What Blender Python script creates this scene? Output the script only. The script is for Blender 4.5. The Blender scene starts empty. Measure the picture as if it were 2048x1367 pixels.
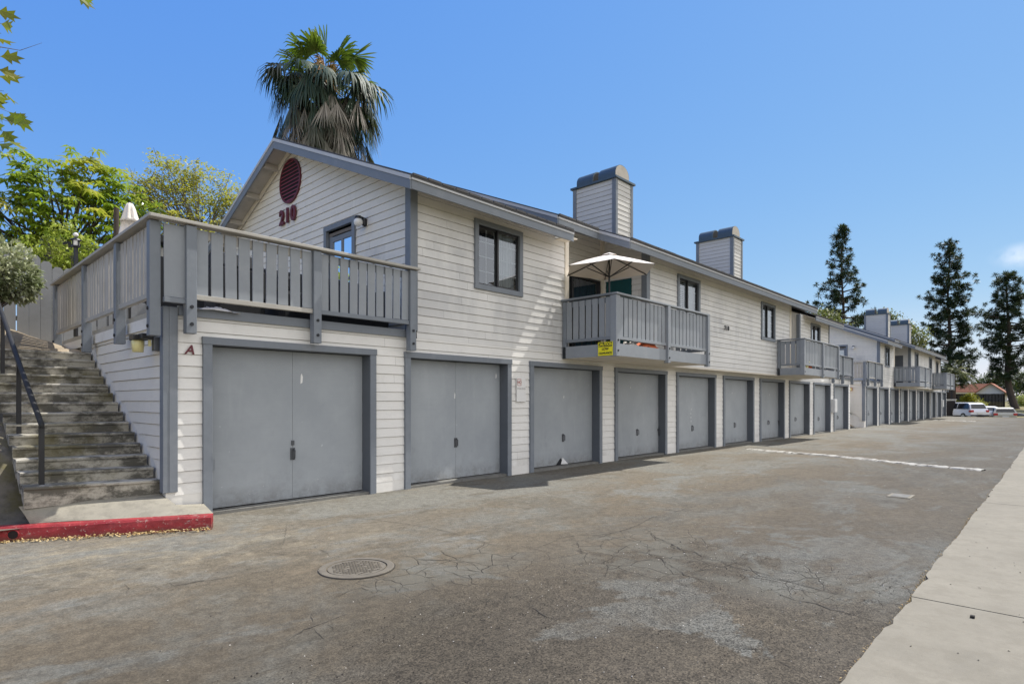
import bpy, bmesh, math, random
import numpy as np
from mathutils import Vector, Matrix
random.seed(7); RNG = np.random.default_rng(11)
R = math.radians
scene = bpy.context.scene
COL = scene.collection

# ------------------------------------------------------------------ object helpers
class MB:
    """collects vertices and faces, builds ONE mesh object"""
    def __init__(s): s.v = []; s.f = []
    def add(s, vs, fs):
        n = len(s.v); s.v += [tuple(p) for p in vs]; s.f += [tuple(i + n for i in f) for f in fs]; return s
    def quad(s, a, b, c, d): return s.add([a, b, c, d], [(0, 1, 2, 3)])
    def box(s, x0, x1, y0, y1, z0, z1):
        return s.add([(x0,y0,z0),(x1,y0,z0),(x1,y1,z0),(x0,y1,z0),(x0,y0,z1),(x1,y0,z1),(x1,y1,z1),(x0,y1,z1)],
                     [(0,3,2,1),(4,5,6,7),(0,1,5,4),(1,2,6,5),(2,3,7,6),(3,0,4,7)])
    def beam(s, p, q, w, h, up=(0,0,1)):
        p, q = Vector(p), Vector(q); d = (q - p).normalized(); u = Vector(up)
        side = d.cross(u).normalized() * w / 2; u2 = side.cross(d).normalized() * h / 2
        vs = [e + a * side + b * u2 for e in (p, q) for a, b in ((-1,-1),(1,-1),(1,1),(-1,1))]
        return s.add(vs, [(0,1,2,3),(7,6,5,4),(0,4,5,1),(1,5,6,2),(2,6,7,3),(3,7,4,0)])
    def tube(s, pts, r, n=8, r2=None, caps=True):
        pts = [Vector(p) for p in pts]; m = len(pts); rings = []
        for i, p in enumerate(pts):
            d = (pts[min(i+1, m-1)] - pts[max(i-1, 0)])
            d = d.normalized() if d.length > 1e-9 else Vector((0,0,1))
            a = d.orthogonal() if abs(d.z) > .9 else d.cross(Vector((0,0,1)))
            a.normalize(); b = d.cross(a)
            rr = r if r2 is None else r + (r2 - r) * i / max(1, m-1)
            rings.append([p + rr * (math.cos(2*math.pi*k/n) * a + math.sin(2*math.pi*k/n) * b) for k in range(n)])
        vs = [q for g in rings for q in g]
        fs = [(i*n+k, i*n+(k+1) % n, (i+1)*n+(k+1) % n, (i+1)*n+k) for i in range(m-1) for k in range(n)]
        if caps: fs += [tuple(range(n))[::-1], tuple((m-1)*n + k for k in range(n))]
        return s.add(vs, fs)
    def prism(s, poly, ax, a, b):
        """poly: 2D points; ax: axis of extrusion ('x': poly=(y,z); 'y': poly=(x,z); 'z': poly=(x,y))"""
        def P(q, t): return {'x': (t, q[0], q[1]), 'y': (q[0], t, q[1]), 'z': (q[0], q[1], t)}[ax]
        n = len(poly)
        return s.add([P(q, a) for q in poly] + [P(q, b) for q in poly],
                     [tuple(range(n)), tuple(range(2*n-1, n-1, -1))] + [(i, i+n, (i+1) % n + n, (i+1) % n) for i in range(n)])
    def lathe(s, prof, c=(0,0,0), n=16):
        vs = [(c[0]+r*math.cos(2*math.pi*k/n), c[1]+r*math.sin(2*math.pi*k/n), c[2]+z) for r, z in prof for k in range(n)]
        fs = [(i*n+k, i*n+(k+1) % n, (i+1)*n+(k+1) % n, (i+1)*n+k) for i in range(len(prof)-1) for k in range(n)]
        return s.add(vs, fs)
    def build(s, name, m, parent=None, smooth=False, bevel=0):
        me = bpy.data.meshes.new(name); me.from_pydata(s.v, [], s.f); me.update()
        return link(name, me, m, parent, smooth, bevel)

def link(name, me, m, parent=None, smooth=False, bevel=0):
    me.materials.clear()
    me.materials.append(m)
    bm = bmesh.new(); bm.from_mesh(me); bmesh.ops.recalc_face_normals(bm, faces=bm.faces); bm.to_mesh(me); bm.free()
    if smooth: me.polygons.foreach_set('use_smooth', [True] * len(me.polygons))
    o = bpy.data.objects.new(name, me); COL.objects.link(o)
    if parent is not None:
        o.parent = parent; o.matrix_parent_inverse = parent.matrix_basis.inverted()
    if bevel:
        b = o.modifiers.new('edge', 'BEVEL'); b.width = bevel; b.segments = 2; b.limit_method = 'ANGLE'
    return o

def tag(o, label=None, cat=None, group=None, kind=None):
    if label: o['label'] = label
    if cat: o['category'] = cat
    if group: o['group'] = group
    if kind: o['kind'] = kind
    return o
def thing(name, label, cat, loc=(0,0,0), rz=0, group=None):
    o = bpy.data.objects.new(name, None); COL.objects.link(o)
    o.location = loc; o.rotation_euler = (0, 0, rz); o.empty_display_size = .2
    o.matrix_basis = Matrix.Translation(loc) @ Matrix.Rotation(rz, 4, 'Z')
    return tag(o, label, cat, group)
def local(o, parent):
    """a part modelled in its parent's own coordinates"""
    o.parent = parent; o.matrix_parent_inverse = Matrix.Identity(4); return o
def copy_tree(o, parent=None):
    c = o.copy(); COL.objects.link(c)
    if parent is not None:
        inv = o.matrix_parent_inverse.copy(); c.parent = parent; c.matrix_parent_inverse = inv
    for ch in list(o.children): copy_tree(ch, c)
    return c
def text_mesh(body, size, extrude=.01, bold=0.0, shear=0.0, space=1.0):
    cu = bpy.data.curves.new('lettering', 'FONT'); cu.body = body; cu.size = size; cu.extrude = extrude
    cu.offset = bold; cu.shear = shear; cu.align_x = 'CENTER'; cu.align_y = 'CENTER'; cu.space_character = space
    o = bpy.data.objects.new('lettering', cu); COL.objects.link(o)
    dg = bpy.context.evaluated_depsgraph_get(); dg.update()
    me = bpy.data.meshes.new_from_object(o.evaluated_get(dg)); bpy.data.objects.remove(o); bpy.data.curves.remove(cu)
    return me
def put_text(name, body, size, m, loc, face, parent, extrude=.01, bold=0., shear=0., space=1.):
    """face '-y': reads from -Y side; '-x': reads from -X side"""
    me = text_mesh(body, size, extrude, bold, shear, space)
    rot = Matrix.Rotation(R(90), 4, 'X') if face == '-y' else Matrix.Rotation(R(-90), 4, 'Z') @ Matrix.Rotation(R(90), 4, 'X')
    me.transform(Matrix.Translation(loc) @ rot)
    return link(name, me, m, parent)

# ------------------------------------------------------------------ material helpers
class NT:
    def __init__(s, name):
        s.m = bpy.data.materials.new(name); s.m.use_nodes = True; s.t = s.m.node_tree
        s.b = s.t.nodes['Principled BSDF']; s.out = s.t.nodes['Material Output']; s.co = None
    def n(s, typ, **kw):
        x = s.t.nodes.new(typ)
        for k, v in kw.items(): setattr(x, k, v)
        return x
    def l(s, a, b): s.t.links.new(a, b)
    def val(s, sock, v):
        if hasattr(v, 'is_linked') or isinstance(v, bpy.types.NodeSocket): s.l(v, sock)
        else:
            if isinstance(v, (tuple, list)) and len(v) == 3 and sock.type == 'RGBA': v = (*v, 1)
            sock.default_value = v
    def coord(s):
        if s.co is None: s.co = s.n('ShaderNodeTexCoord').outputs['Object']
        return s.co
    def mapping(s, scale=(1,1,1), loc=(0,0,0), vec=None):
        x = s.n('ShaderNodeMapping'); s.l(vec or s.coord(), x.inputs['Vector'])
        x.inputs['Scale'].default_value = scale; x.inputs['Location'].default_value = loc; return x.outputs[0]
    def noise(s, scale, detail=4, rough=.55, vec=None, dist=0):
        x = s.n('ShaderNodeTexNoise'); s.l(vec or s.coord(), x.inputs['Vector'])
        x.inputs['Scale'].default_value = scale; x.inputs['Detail'].default_value = detail
        x.inputs['Roughness'].default_value = rough; x.inputs['Distortion'].default_value = dist; return x.outputs['Fac']
    def vor(s, scale, feature='F1', vec=None, out='Distance'):
        x = s.n('ShaderNodeTexVoronoi', feature=feature); s.l(vec or s.coord(), x.inputs['Vector'])
        x.inputs['Scale'].default_value = scale; return x.outputs[out]
    def ramp(s, f, a, b, lo=0., hi=1.):
        x = s.n('ShaderNodeMapRange'); s.l(f, x.inputs[0]); x.inputs[1].default_value = a; x.inputs[2].default_value = b
        x.inputs[3].default_value = lo; x.inputs[4].default_value = hi; return x.outputs[0]
    def mix(s, f, a, b, mode='MIX'):
        x = s.n('ShaderNodeMix', data_type='RGBA', blend_type=mode)
        s.val(x.inputs[0], f); s.val(x.inputs[6], a); s.val(x.inputs[7], b); return x.outputs[2]
    def math(s, op, a, b=0.):
        x = s.n('ShaderNodeMath', operation=op); s.val(x.inputs[0], a); s.val(x.inputs[1], b); return x.outputs[0]
    def rnd(s): return s.n('ShaderNodeNewGeometry').outputs['Random Per Island']
    def xyz(s):
        x = s.n('ShaderNodeSeparateXYZ'); s.l(s.coord(), x.inputs[0]); return x.outputs
    def blob(s, cx, cy, rx, ry, rot=0, soft=.5):
        """1 inside an ellipse on the ground, 0 outside, soft rim"""
        x = s.n('ShaderNodeMapping', vector_type='TEXTURE'); s.l(s.coord(), x.inputs['Vector'])
        x.inputs['Location'].default_value = (cx, cy, 0); x.inputs['Rotation'].default_value = (0, 0, R(rot)); x.inputs['Scale'].default_value = (rx, ry, 1000)
        y = s.n('ShaderNodeVectorMath', operation='LENGTH'); s.l(x.outputs[0], y.inputs[0])
        return s.ramp(y.outputs['Value'], 1+soft, 1-soft)
    def bump(s, h, strength=.3, dist=.01):
        x = s.n('ShaderNodeBump'); s.l(h, x.inputs['Height']); x.inputs['Strength'].default_value = strength
        x.inputs['Distance'].default_value = dist; s.l(x.outputs[0], s.b.inputs['Normal']); return s
    def done(s, col, rough=.7, metal=0., spec=None):
        s.val(s.b.inputs['Base Color'], col); s.val(s.b.inputs['Roughness'], rough); s.b.inputs['Metallic'].default_value = metal
        if spec is not None: s.b.inputs['Specular IOR Level'].default_value = spec
        return s.m

def paint(name, col, var=.12, rough=.6, grain=0, dirt=None, dirt_amt=.3, spec=.35):
    """weathered paint: mottled, small per-board difference, optional dirt blotches and brush grain"""
    N = NT(name); a = N.noise(1.3, 5, .6); b = N.noise(9, 4, .6)
    k = N.math('ADD', N.math('MULTIPLY', a, .6), N.math('MULTIPLY', b, .4))
    lo = tuple(c * (1 - var) for c in col); hi = tuple(min(1, c * (1 + var * .7)) for c in col)
    c = N.mix(N.ramp(k, .3, .7), lo, hi)
    c = N.mix(N.ramp(N.rnd(), 0, 1, 0, .5), c, tuple(x * (1 - var * .8) for x in col))
    if dirt: c = N.mix(N.math('MULTIPLY', N.ramp(N.noise(2.2, 6, .7), .52, .75), dirt_amt), c, dirt)
    h = N.noise(1, 4, .6, N.mapping((4, 4, 60) if grain == 1 else (60, 60, 5))) if grain else N.noise(40, 3)
    N.bump(h, .25, .004)
    return N.done(c, N.ramp(b, 0, 1, rough - .1, rough + .1), spec=spec)
def plain(name, col, rough=.6, metal=0., var=.1, spec=None, scale=6):
    N = NT(name); a = N.noise(scale, 4, .6)
    return N.done(N.mix(a, tuple(c * (1 - var) for c in col), tuple(min(1, c * (1 + var)) for c in col)), rough, metal, spec)
def leafmat(name, c1, c2, c3=None, trans=.35, rough=.5):
    N = NT(name); r = N.rnd(); col = N.mix(r, c1, c2)
    if c3: col = N.mix(N.ramp(N.noise(.9, 2), .5, .72), col, c3)
    N.done(col, rough, spec=.4)
    tr = N.n('ShaderNodeBsdfTranslucent'); N.l(N.mix(.3, col, (.25, .35, .02), 'MIX'), tr.inputs[0])
    ms = N.n('ShaderNodeMixShader'); ms.inputs[0].default_value = trans
    N.l(N.b.outputs[0], ms.inputs[1]); N.l(tr.outputs[0], ms.inputs[2]); N.l(ms.outputs[0], N.out.inputs['Surface']); return N.m

M = {}
def siding_mat(name, col, low):
    N = NT(name); X, Y, Z = N.xyz()
    a = N.noise(.8, 5, .6); b = N.noise(14, 4, .6)
    c = N.mix(N.ramp(a, .3, .7), tuple(x*.92 for x in col), col)
    c = N.mix(N.ramp(N.rnd(), 0, 1, 0, .6), c, tuple(x * .86 for x in col))
    streak = N.ramp(N.noise(1, 5, .62, N.mapping((1.5, 1.5, .55))), .46, .62)          # rain streaks and grime on the upper boards
    band = N.math('MULTIPLY', N.ramp(Z, 2.4, 3.6), N.ramp(Z, 5.4, 3.9))
    c = N.mix(N.math('MULTIPLY', N.math('MULTIPLY', streak, N.ramp(N.rnd(), .1, .9, .35, 1.)), N.math('MULTIPLY', band, .75)), c, low)
    drip = N.ramp(N.noise(1, 4, .6, N.mapping((9, 9, .35), (3, 1, 0))), .6, .78)
    c = N.mix(N.math('MULTIPLY', N.math('MULTIPLY', drip, N.ramp(a, .4, .6)), .28), c, tuple(x * .72 for x in col))
    nails = N.ramp(N.vor(2.3, 'F1', N.mapping((1, 1, 2.85))), .022, .014)
    blotch = N.ramp(N.noise(4.5, 6, .75, N.mapping((.5, .5, 1.3), (5, 2, 8))), .52, .7); c = N.mix(N.math('MULTIPLY', blotch, .2), c, tuple(x * .55 for x in col))
    c = N.mix(N.math('MULTIPLY', nails, .5), c, (.25, .2, .16))
    c = N.mix(N.math('MULTIPLY', N.ramp(N.noise(3, 6, .75), .55, .8), .22), c, (.33, .31, .28))
    splash = N.math('MULTIPLY', N.ramp(Z, .55, .02), N.ramp(N.noise(2.5, 5, .7), .42, .62))   # dried splash dirt along the foot
    c = N.mix(N.math('MULTIPLY', splash, .4), c, (.3, .26, .21))
    N.bump(N.noise(1, 4, .6, N.mapping((3, 3, 70))), .22, .004)
    return N.done(c, N.ramp(b, 0, 1, .5, .7), spec=.3)
M['siding'] = siding_mat('white lap siding', (.82, .80, .76), (.46, .445, .43))
M['siding_old'] = siding_mat('weathered lap siding', (.735, .72, .69), (.42, .42, .425))
M['siding_gable'] = siding_mat('beige weathered lap siding', (.80, .755, .67), (.46, .445, .415))
M['siding_grey'] = siding_mat('grey weathered lap siding', (.62, .60, .565), (.4, .4, .4))
M['stucco'] = paint('white painted stucco', (.78, .755, .71), .08, .8, 0, (.4, .37, .33), .35)
M['trim'] = paint('blue grey trim paint', (0.19, 0.21, 0.237), .14, .55, 2, (.36, .37, .38), .25)
M['trim_worn'] = paint('sun bleached grey trim', (.42, .40, .36), .16, .65, 2, (.25, .22, .18), .5)
M['picket'] = paint('blue grey picket paint', (0.275, 0.295, 0.32), .13, .55, 2, (.4, .4, .4), .3)
M['picket_old'] = paint('peeling grey picket paint', (.47, .44, .39), .18, .7, 2, (.26, .235, .2), .5)
M['drip'] = paint('pale drip edge paint', (.5, .5, .5), .1, .5, 1, (.3, .3, .3), .3)
M['jamb'] = paint('dark jamb paint', (.115, .128, .148), .14, .6, 2)  # trim grey darkened: the shade of the recess is put into the colour
M['door'] = None
def door_mat():
    N = NT('grey garage door paint'); X, Y, Z = N.xyz()
    c = N.mix(N.ramp(N.noise(.9, 6, .65), .36, .64), (.295, .318, .34), (.355, .378, .398))
    c = N.mix(N.math('MULTIPLY', N.ramp(N.noise(1, 5, .65, N.mapping((5, 5, .8))), .55, .75), .22), c, (.47, .49, .5))
    c = N.mix(N.math('MULTIPLY', N.math('MULTIPLY', N.ramp(Z, .75, .0), N.ramp(N.noise(4, 6, .75), .5, .68)), .5), c, (.22, .225, .23))
    c = N.mix(N.math('MULTIPLY', N.ramp(N.noise(1, 5, .7, N.mapping((.7, .7, 26))), .5, .72), .3), c, (.30, .325, .345))
    scuff = N.math('MULTIPLY', N.ramp(N.noise(2.6, 7, .75, N.mapping((1, 1, .55), (4, 2, 1))), .6, .68), N.ramp(Z, 1.35, .5))
    c = N.mix(N.math('MULTIPLY', scuff, .45), c, (.2, .21, .225))
    c = N.mix(N.math('MULTIPLY', N.ramp(Z, .32, .0), N.ramp(N.noise(7, 5, .7), .4, .62, .15, .8)), c, (.17, .165, .155))
    c = N.mix(N.ramp(N.noise(17, 2, .5), .77, .79, 0, .7), c, (.58, .59, .6))
    N.bump(N.noise(1, 4, .6, N.mapping((2, 2, 55))), .3, .004)
    return N.done(c, .55, spec=.35)
M['door'] = door_mat()
M['soffit'] = paint('cream soffit boards', (.7, .64, .54), .08, .7, 1, (.35, .32, .27), .3)
M['soffit_dark'] = paint('weathered eave boards', (.46, .42, .36), .12, .75, 1, (.2, .18, .15), .4)
M['shingle'] = paint('dark asphalt shingles', (.085, .083, .085), .35, .9, 0)
M['black'] = plain('black enamel', (.012, .012, .014), .4)
M['rail_metal'] = plain('worn dark steel pipe', (.03, .03, .031), .6, 0, .3, .2)
M['maroon'] = plain('maroon paint', (.12, .018, .028), .55)
M['maroon_dark'] = plain('dark louvre gaps', (.012, .006, .007), .8)
M['maroon_slat'] = plain('maroon slats', (.22, .03, .05), .5)
M['cap'] = plain('blue grey chimney cap metal', (.075, .105, .13), .45, .3, .2)
M['bolt'] = plain('dark bolt heads', (.03, .032, .036), .5, .6)
M['metal'] = plain('weathered grey hardware', (.11, .115, .125), .45, .7, .25)
M['black_frame'] = plain('black aluminium sash', (.018, .018, .02), .4)
M['white_bar'] = plain('white window bars', (.62, .63, .64), .5)
M['interior'] = plain('dark room', (.012, .013, .016), .9)
M['curtain'] = plain('pale curtain', (.62, .63, .65), .8, 0, .12, None, 3)
M['blind'] = plain('white blinds', (.6, .61, .62), .6)
M['deep_blue'] = plain('dark blue curtain', (.012, .022, .055), .7, 0, .3)
M['teal'] = plain('teal door', (.005, .075, .085), .6, 0, .2)
def glass_mat():
    N = NT('window glass'); gl = N.n('ShaderNodeBsdfGlossy'); gl.inputs['Roughness'].default_value = .015; gl.inputs[0].default_value = (.9, .95, 1, 1)
    tr = N.n('ShaderNodeBsdfTransparent'); tr.inputs[0].default_value = (.75, .8, .82, 1)
    fr = N.n('ShaderNodeFresnel'); fr.inputs[0].default_value = 1.7
    N.bump(N.noise(.9, 2), .06, .02); bn = [x for x in N.t.nodes if x.type == 'BUMP'][0]; N.l(bn.outputs[0], gl.inputs['Normal'])
    ms = N.n('ShaderNodeMixShader'); N.l(N.ramp(fr.outputs[0], 0, 1, .12, 1), ms.inputs[0]); N.l(tr.outputs[0], ms.inputs[1]); N.l(gl.outputs[0], ms.inputs[2])
    N.l(ms.outputs[0], N.out.inputs['Surface']); return N.m
M['glass'] = glass_mat()
M['globe'] = plain('white glass globe', (.8, .78, .74), .25)
M['amber'] = plain('yellowed lamp glass', (.75, .68, .33), .35)
M['yellow'] = plain('yellow sign enamel', (.85, .75, .01), .45, 0, .05)
M['sign_white'] = plain('faded white sign', (.74, .73, .71), .5, 0, .06)
M['sign_red'] = plain('faded red print', (.42, .13, .11), .6, 0, .3, None, 40)
M['sign_grey'] = plain('faded grey print', (.5, .48, .47), .6, 0, .2, None, 40)
M['digit'] = plain('black numerals', (.012, .012, .013), .5)
M['canvas'] = plain('off white canvas', (.72, .655, .585), .85, 0, .05)
M['canvas_shade'] = M['canvas']
M['bark'] = paint('tree bark', (.075, .058, .045), .35, .9, 2)
M['bark_grey'] = paint('grey twigs', (.2, .18, .16), .3, .9, 2)
M['orange'] = plain('orange cloth', (.55, .12, .035), .85, 0, .25)
M['cloth_white'] = plain('crumpled white cloth', (.65, .62, .58), .85)
M['terracotta'] = plain('terracotta', (.42, .16, .07), .8)
M['box_white'] = paint('white meter cabinet', (.66, .66, .65), .08, .5)
def concrete(name, col, stain, amt, moss=None):
    N = NT(name); a = N.noise(.9, 6, .65); b = N.noise(6, 6, .7); f = N.noise(120, 3, .6)
    c = N.mix(N.ramp(a, .3, .7), tuple(x*.85 for x in col), tuple(x*1.08 for x in col))
    c = N.mix(N.math('MULTIPLY', N.ramp(b, .46, .62), amt), c, stain)
    blot = N.ramp(N.noise(.55, 6, .7, N.mapping((1, 1.4, 1), (9, 4, 0))), .54, .66); c = N.mix(N.math('MULTIPLY', blot, .5), c, tuple(x*.66 for x in col)); c = N.mix(N.ramp(N.noise(11, 6, .75), .38, .66, 0, .3), c, tuple(x*.72 for x in col))
    spot = N.ramp(N.noise(26, 2, .5), .7, .76); c = N.mix(N.math('MULTIPLY', spot, .35), c, tuple(x*.45 for x in col))
    if moss: c = N.mix(N.math('MULTIPLY', N.ramp(N.noise(1.6, 5, .65), .52, .66), .75), c, moss)
    c = N.mix(N.ramp(f, .3, .75, 0, .22), c, tuple(x*.6 for x in col))
    h = N.math('ADD', N.math('MULTIPLY', b, .6), N.math('MULTIPLY', f, .4)); N.bump(h, .5, .008)
    return N.done(c, .85, spec=.25)
def stair_mat():
    N = NT('stained old concrete'); b = N.noise(2.6, 7, .72, N.mapping((1, 1, 1.7))); f = N.noise(90, 3)
    a = N.noise(1.1, 4, .6)
    c = N.mix(N.ramp(b, .44, .56), (.125, .117, .098), (.46, .43, .365))
    c = N.mix(N.math('MULTIPLY', N.ramp(a, .52, .66), .7), c, (.135, .115, .045))
    c = N.mix(N.ramp(f, .3, .75, 0, .3), c, (.08, .075, .065)); N.bump(N.math('ADD', b, N.math('MULTIPLY', f, .35)), .7, .012)
    return N.done(c, .9, spec=.2)
M['stair'] = stair_mat()
M['walk'] = concrete('pale sidewalk concrete', (.238, .215, .17), (.175, .155, .118), .5)
M['landing'] = concrete('landing concrete', (.31, .285, .23), (.13, .12, .1), .45)
M['gunite'] = concrete('mossy slope concrete', (.17, .15, .12), (.06, .055, .045), .7, (.11, .095, .03))
M['apron'] = concrete('garage sill concrete', (.2, .195, .18), (.1, .095, .085), .6)
def kerb_mat():
    N = NT('worn red kerb paint'); b = N.noise(5, 6, .7); f = N.noise(30, 4, .7); X, Y, Z = N.xyz()
    c = N.mix(N.ramp(b, .35, .65), (.21, .014, .02), (.36, .036, .04))
    c = N.mix(N.ramp(f, .62, .66), c, (.42, .30, .25))
    c = N.mix(N.math('MULTIPLY', N.ramp(N.noise(3, 6, .75, N.mapping((1, 1, 3), (2, 6, 0))), .58, .64), .8), c, (.36, .31, .26)); c = N.mix(N.math('MULTIPLY', N.ramp(N.noise(8, 5, .7, N.mapping((.3, .3, 2))), .5, .7), .5), c, (.13, .03, .03))
    c = N.mix(N.math('MULTIPLY', N.ramp(Z, .06, .005), N.ramp(b, .4, .6)), c, (.1, .05, .03))
    N.bump(f, .6, .012); return N.done(c, .6, spec=.35)
M['red_kerb'] = kerb_mat()
def bump_mat():
    N = NT('flaking white road paint'); f = N.noise(5, 7, .75)
    c = N.mix(N.ramp(f, .46, .6), (.43, .41, .36), (.16, .14, .115)); N.bump(f, .8, .02); return N.done(c, .8)
M['bump_paint'] = bump_mat()
def asphalt_mat():
    N = NT('old patched asphalt')
    X, Y, Z = N.xyz()
    stretched = N.mapping((.55, 1, 1))
    a = N.noise(.42, 7, .62, stretched, .8); b = N.noise(1.7, 6, .65, None, .5); g = N.noise(75, 4, .7)
    brown, grey = (.112, .094, .072), (.130, .128, .119)
    c = N.mix(N.ramp(N.math('ADD', N.math('MULTIPLY', a, .7), N.math('MULTIPLY', b, .3)), .47, .58), brown, grey)
    # smooth bluish sealer scraps left on the brown surface
    sc = N.math('MULTIPLY', N.ramp(N.noise(.55, 5, .6, N.mapping((.8, 1.3, 1), (7, 3, 0)), .3), .58, .66), N.ramp(b, .36, .5))
    c = N.mix(N.math('MULTIPLY', sc, .75), c, (.15, .153, .15))
    # paler strip before the garages, drifted sand by the kerb
    c = N.mix(N.math('MULTIPLY', N.ramp(Y, 5.2, 7.6), N.ramp(N.noise(.8, 4), .35, .6, .25, .75)), c, (.155, .152, .143))
    sand = N.math('MULTIPLY', N.blob(1.6, 6.9, 2.2, 1.0, -28, .55), N.ramp(N.noise(1.9, 7, .7, N.mapping((1, 1.5, 1)), .5), .42, .6))
    c = N.mix(N.math('MULTIPLY', sand, .6), c, (.23, .198, .148))
    # coarse ravelled asphalt nearest the walk
    raw = N.math('MULTIPLY', N.blob(3.6, 2.0, 2.5, 1.55, 0, .22), N.ramp(b, .3, .5, .6, 1))
    c = N.mix(N.math('MULTIPLY', raw, .9), c, (.072, .060, .046))
    tan = N.math('MULTIPLY', N.ramp(N.noise(.9, 6, .7, N.mapping((1, 1, 1), (3, 9, 0))), .56, .68), .5)
    c = N.mix(tan, c, (.15, .122, .09))
    wear = N.math('MULTIPLY', N.blob(16, 1.7, 3.2, .9, 0, .6), N.ramp(N.noise(2.5, 6, .7, N.mapping((.4, 2.5, 1))), .42, .6))
    c = N.mix(N.math('MULTIPLY', wear, .6), c, (.07, .06, .05))
    # oil drips near the doors
    oil = N.math('MULTIPLY', N.ramp(N.vor(.55, 'F1', N.mapping((1, 1, 0))), .16, .05), N.ramp(b, .4, .6))
    c = N.mix(N.math('MULTIPLY', oil, .45), c, (.045, .042, .038))
    # older, browner binder towards the walk; clean edged sealer patches; tyre lanes
    c = N.mix(N.math('MULTIPLY', N.ramp(Y, 4.6, 1.6), N.ramp(N.noise(.7, 5, .6, N.mapping((1, 1, 1), (2, 2, 0))), .35, .6, .2, .6)), c, (.088, .076, .063))
    pe = N.noise(.62, 6, .68, N.mapping((.6, 1, 1), (21, 5, 0)), .6)
    c = N.mix(N.math('MULTIPLY', N.ramp(pe, .565, .60), N.ramp(b, .35, .6, .25, .75)), c, (.142, .145, .142))
    c = N.mix(N.math('MULTIPLY', N.ramp(pe, .43, .415), .45), c, (.088, .075, .058))
    lane = N.math('MULTIPLY', N.ramp(N.noise(1, 3, .5, N.mapping((.05, 1.15, 1), (0, 3.3, 0))), .55, .68), N.ramp(b, .35, .6))
    c = N.mix(N.math('MULTIPLY', lane, .35), c, (.075, .07, .064))
    # aggregate speckle
    v = N.vor(110, 'F1', None, 'Color'); vs = N.n('ShaderNodeSeparateColor'); N.l(v, vs.inputs[0])
    sp = N.ramp(N.math('ADD', N.math('MULTIPLY', vs.outputs[0], .45), N.math('MULTIPLY', N.noise(62, 6, .8), .55)), .28, .72, .3, 1.72)
    amt = N.math('ADD', N.math('MULTIPLY', raw, .55), .33)
    c2 = N.mix(1., c, sp, 'MULTIPLY'); c = N.mix(amt, c, c2)
    mot = N.ramp(N.noise(10, 7, .78), .36, .64, .72, 1.24); c = N.mix(.9, c, N.mix(1., c, mot, 'MULTIPLY'))
    stn = N.math('MULTIPLY', N.ramp(N.noise(1.1, 7, .75, N.mapping((.7, 1, 1), (31, 8, 0)), .8), .56, .66), .45); c = N.mix(stn, c, (.06, .054, .046))
    c = N.mix(N.math('MULTIPLY', N.ramp(g, .6, .68), .7), c, (.035, .03, .025))
    c = N.mix(N.math('MULTIPLY', N.ramp(N.noise(48, 3, .6, N.mapping((1, 1, 1), (5, 5, 0))), .66, .74), .45), c, (.3, .27, .22))
    plates = N.math('MULTIPLY', N.math('MINIMUM', N.math('ADD', N.blob(5.2, 3.0, .9, .7, 20, .45), N.math('ADD', N.blob(3.5, 4.15, .8, .45, 0, .4), N.blob(5.2, 1.7, .5, .8, 0, .4))), 1.), N.ramp(N.noise(2.4, 4, .6), .42, .56))
    c = N.mix(N.math('MULTIPLY', plates, .6), c, (.138, .135, .122))
    age = N.ramp(N.math('ADD', Y, N.math('MULTIPLY', N.math('SUBTRACT', N.noise(.8, 5, .6), .5), 2.6)), 2.4, 5.4, .78, 1.06)   # the older lane by the walk has gone darker
    old = N.blob(1.4, 3.2, 1.9, 1.5, 0, .35); age = N.math('MULTIPLY', age, N.ramp(old, 0, 1, 1, .82)); c = N.mix(1., c, age, 'MULTIPLY')
    # alligator cracking in three tired zones
    wv = N.n('ShaderNodeVectorMath', operation='ADD'); nz = N.n('ShaderNodeTexNoise'); N.l(N.coord(), nz.inputs['Vector']); nz.inputs['Scale'].default_value = 3.; nz.inputs['Detail'].default_value = 4
    sc_ = N.n('ShaderNodeVectorMath', operation='SCALE'); N.l(nz.outputs['Color'], sc_.inputs[0]); sc_.inputs['Scale'].default_value = .22
    N.l(N.coord(), wv.inputs[0]); N.l(sc_.outputs[0], wv.inputs[1])
    flat = N.mapping((1, 1, 0), (0, 0, 0), wv.outputs[0])
    cr = N.ramp(N.vor(3.4, 'DISTANCE_TO_EDGE', flat), .016, .003)
    z1 = N.blob(5.3, 3.0, 1.1, .85, 20, .35); z2 = N.blob(3.6, 4.1, .9, .55, 0, .4); z3 = N.blob(5.4, 1.6, .6, .9, 0, .4)
    zone = N.math('MINIMUM', N.math('ADD', N.math('ADD', z1, z2), N.math('MULTIPLY', z3, .9)), 1.)
    crk = N.math('MULTIPLY', N.math('MULTIPLY', cr, zone), N.ramp(N.noise(2.2, 4), .36, .48))
    c = N.mix(N.math('MULTIPLY', crk, .85), c, (.03, .026, .022))
    h = N.math('ADD', N.math('ADD', N.math('MULTIPLY', vs.outputs[1], .5), N.math('MULTIPLY', g, .5)), N.math('MULTIPLY', crk, -1.6))
    N.bump(h, .8, .007)
    c = N.mix(1., c, (1.08, 1.05, .955), 'MULTIPLY')
    return N.done(c, N.ramp(b, .3, .7, .78, .92), spec=.25)
M['asphalt'] = asphalt_mat()
M['crack'] = plain('crack dirt', (.03, .026, .021), .95)
M['litter'] = leafmat('dry leaf litter', (.42, .27, .1), (.5, .38, .2), (.3, .2, .09), .1, .8)
M['pebble'] = NT('loose grit'); M['pebble'] = M['pebble'].done(M['pebble'].mix(M['pebble'].ramp(M['pebble'].rnd(), .78, .82), (.025, .02, .016), (.5, .46, .4)), .9)
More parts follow.
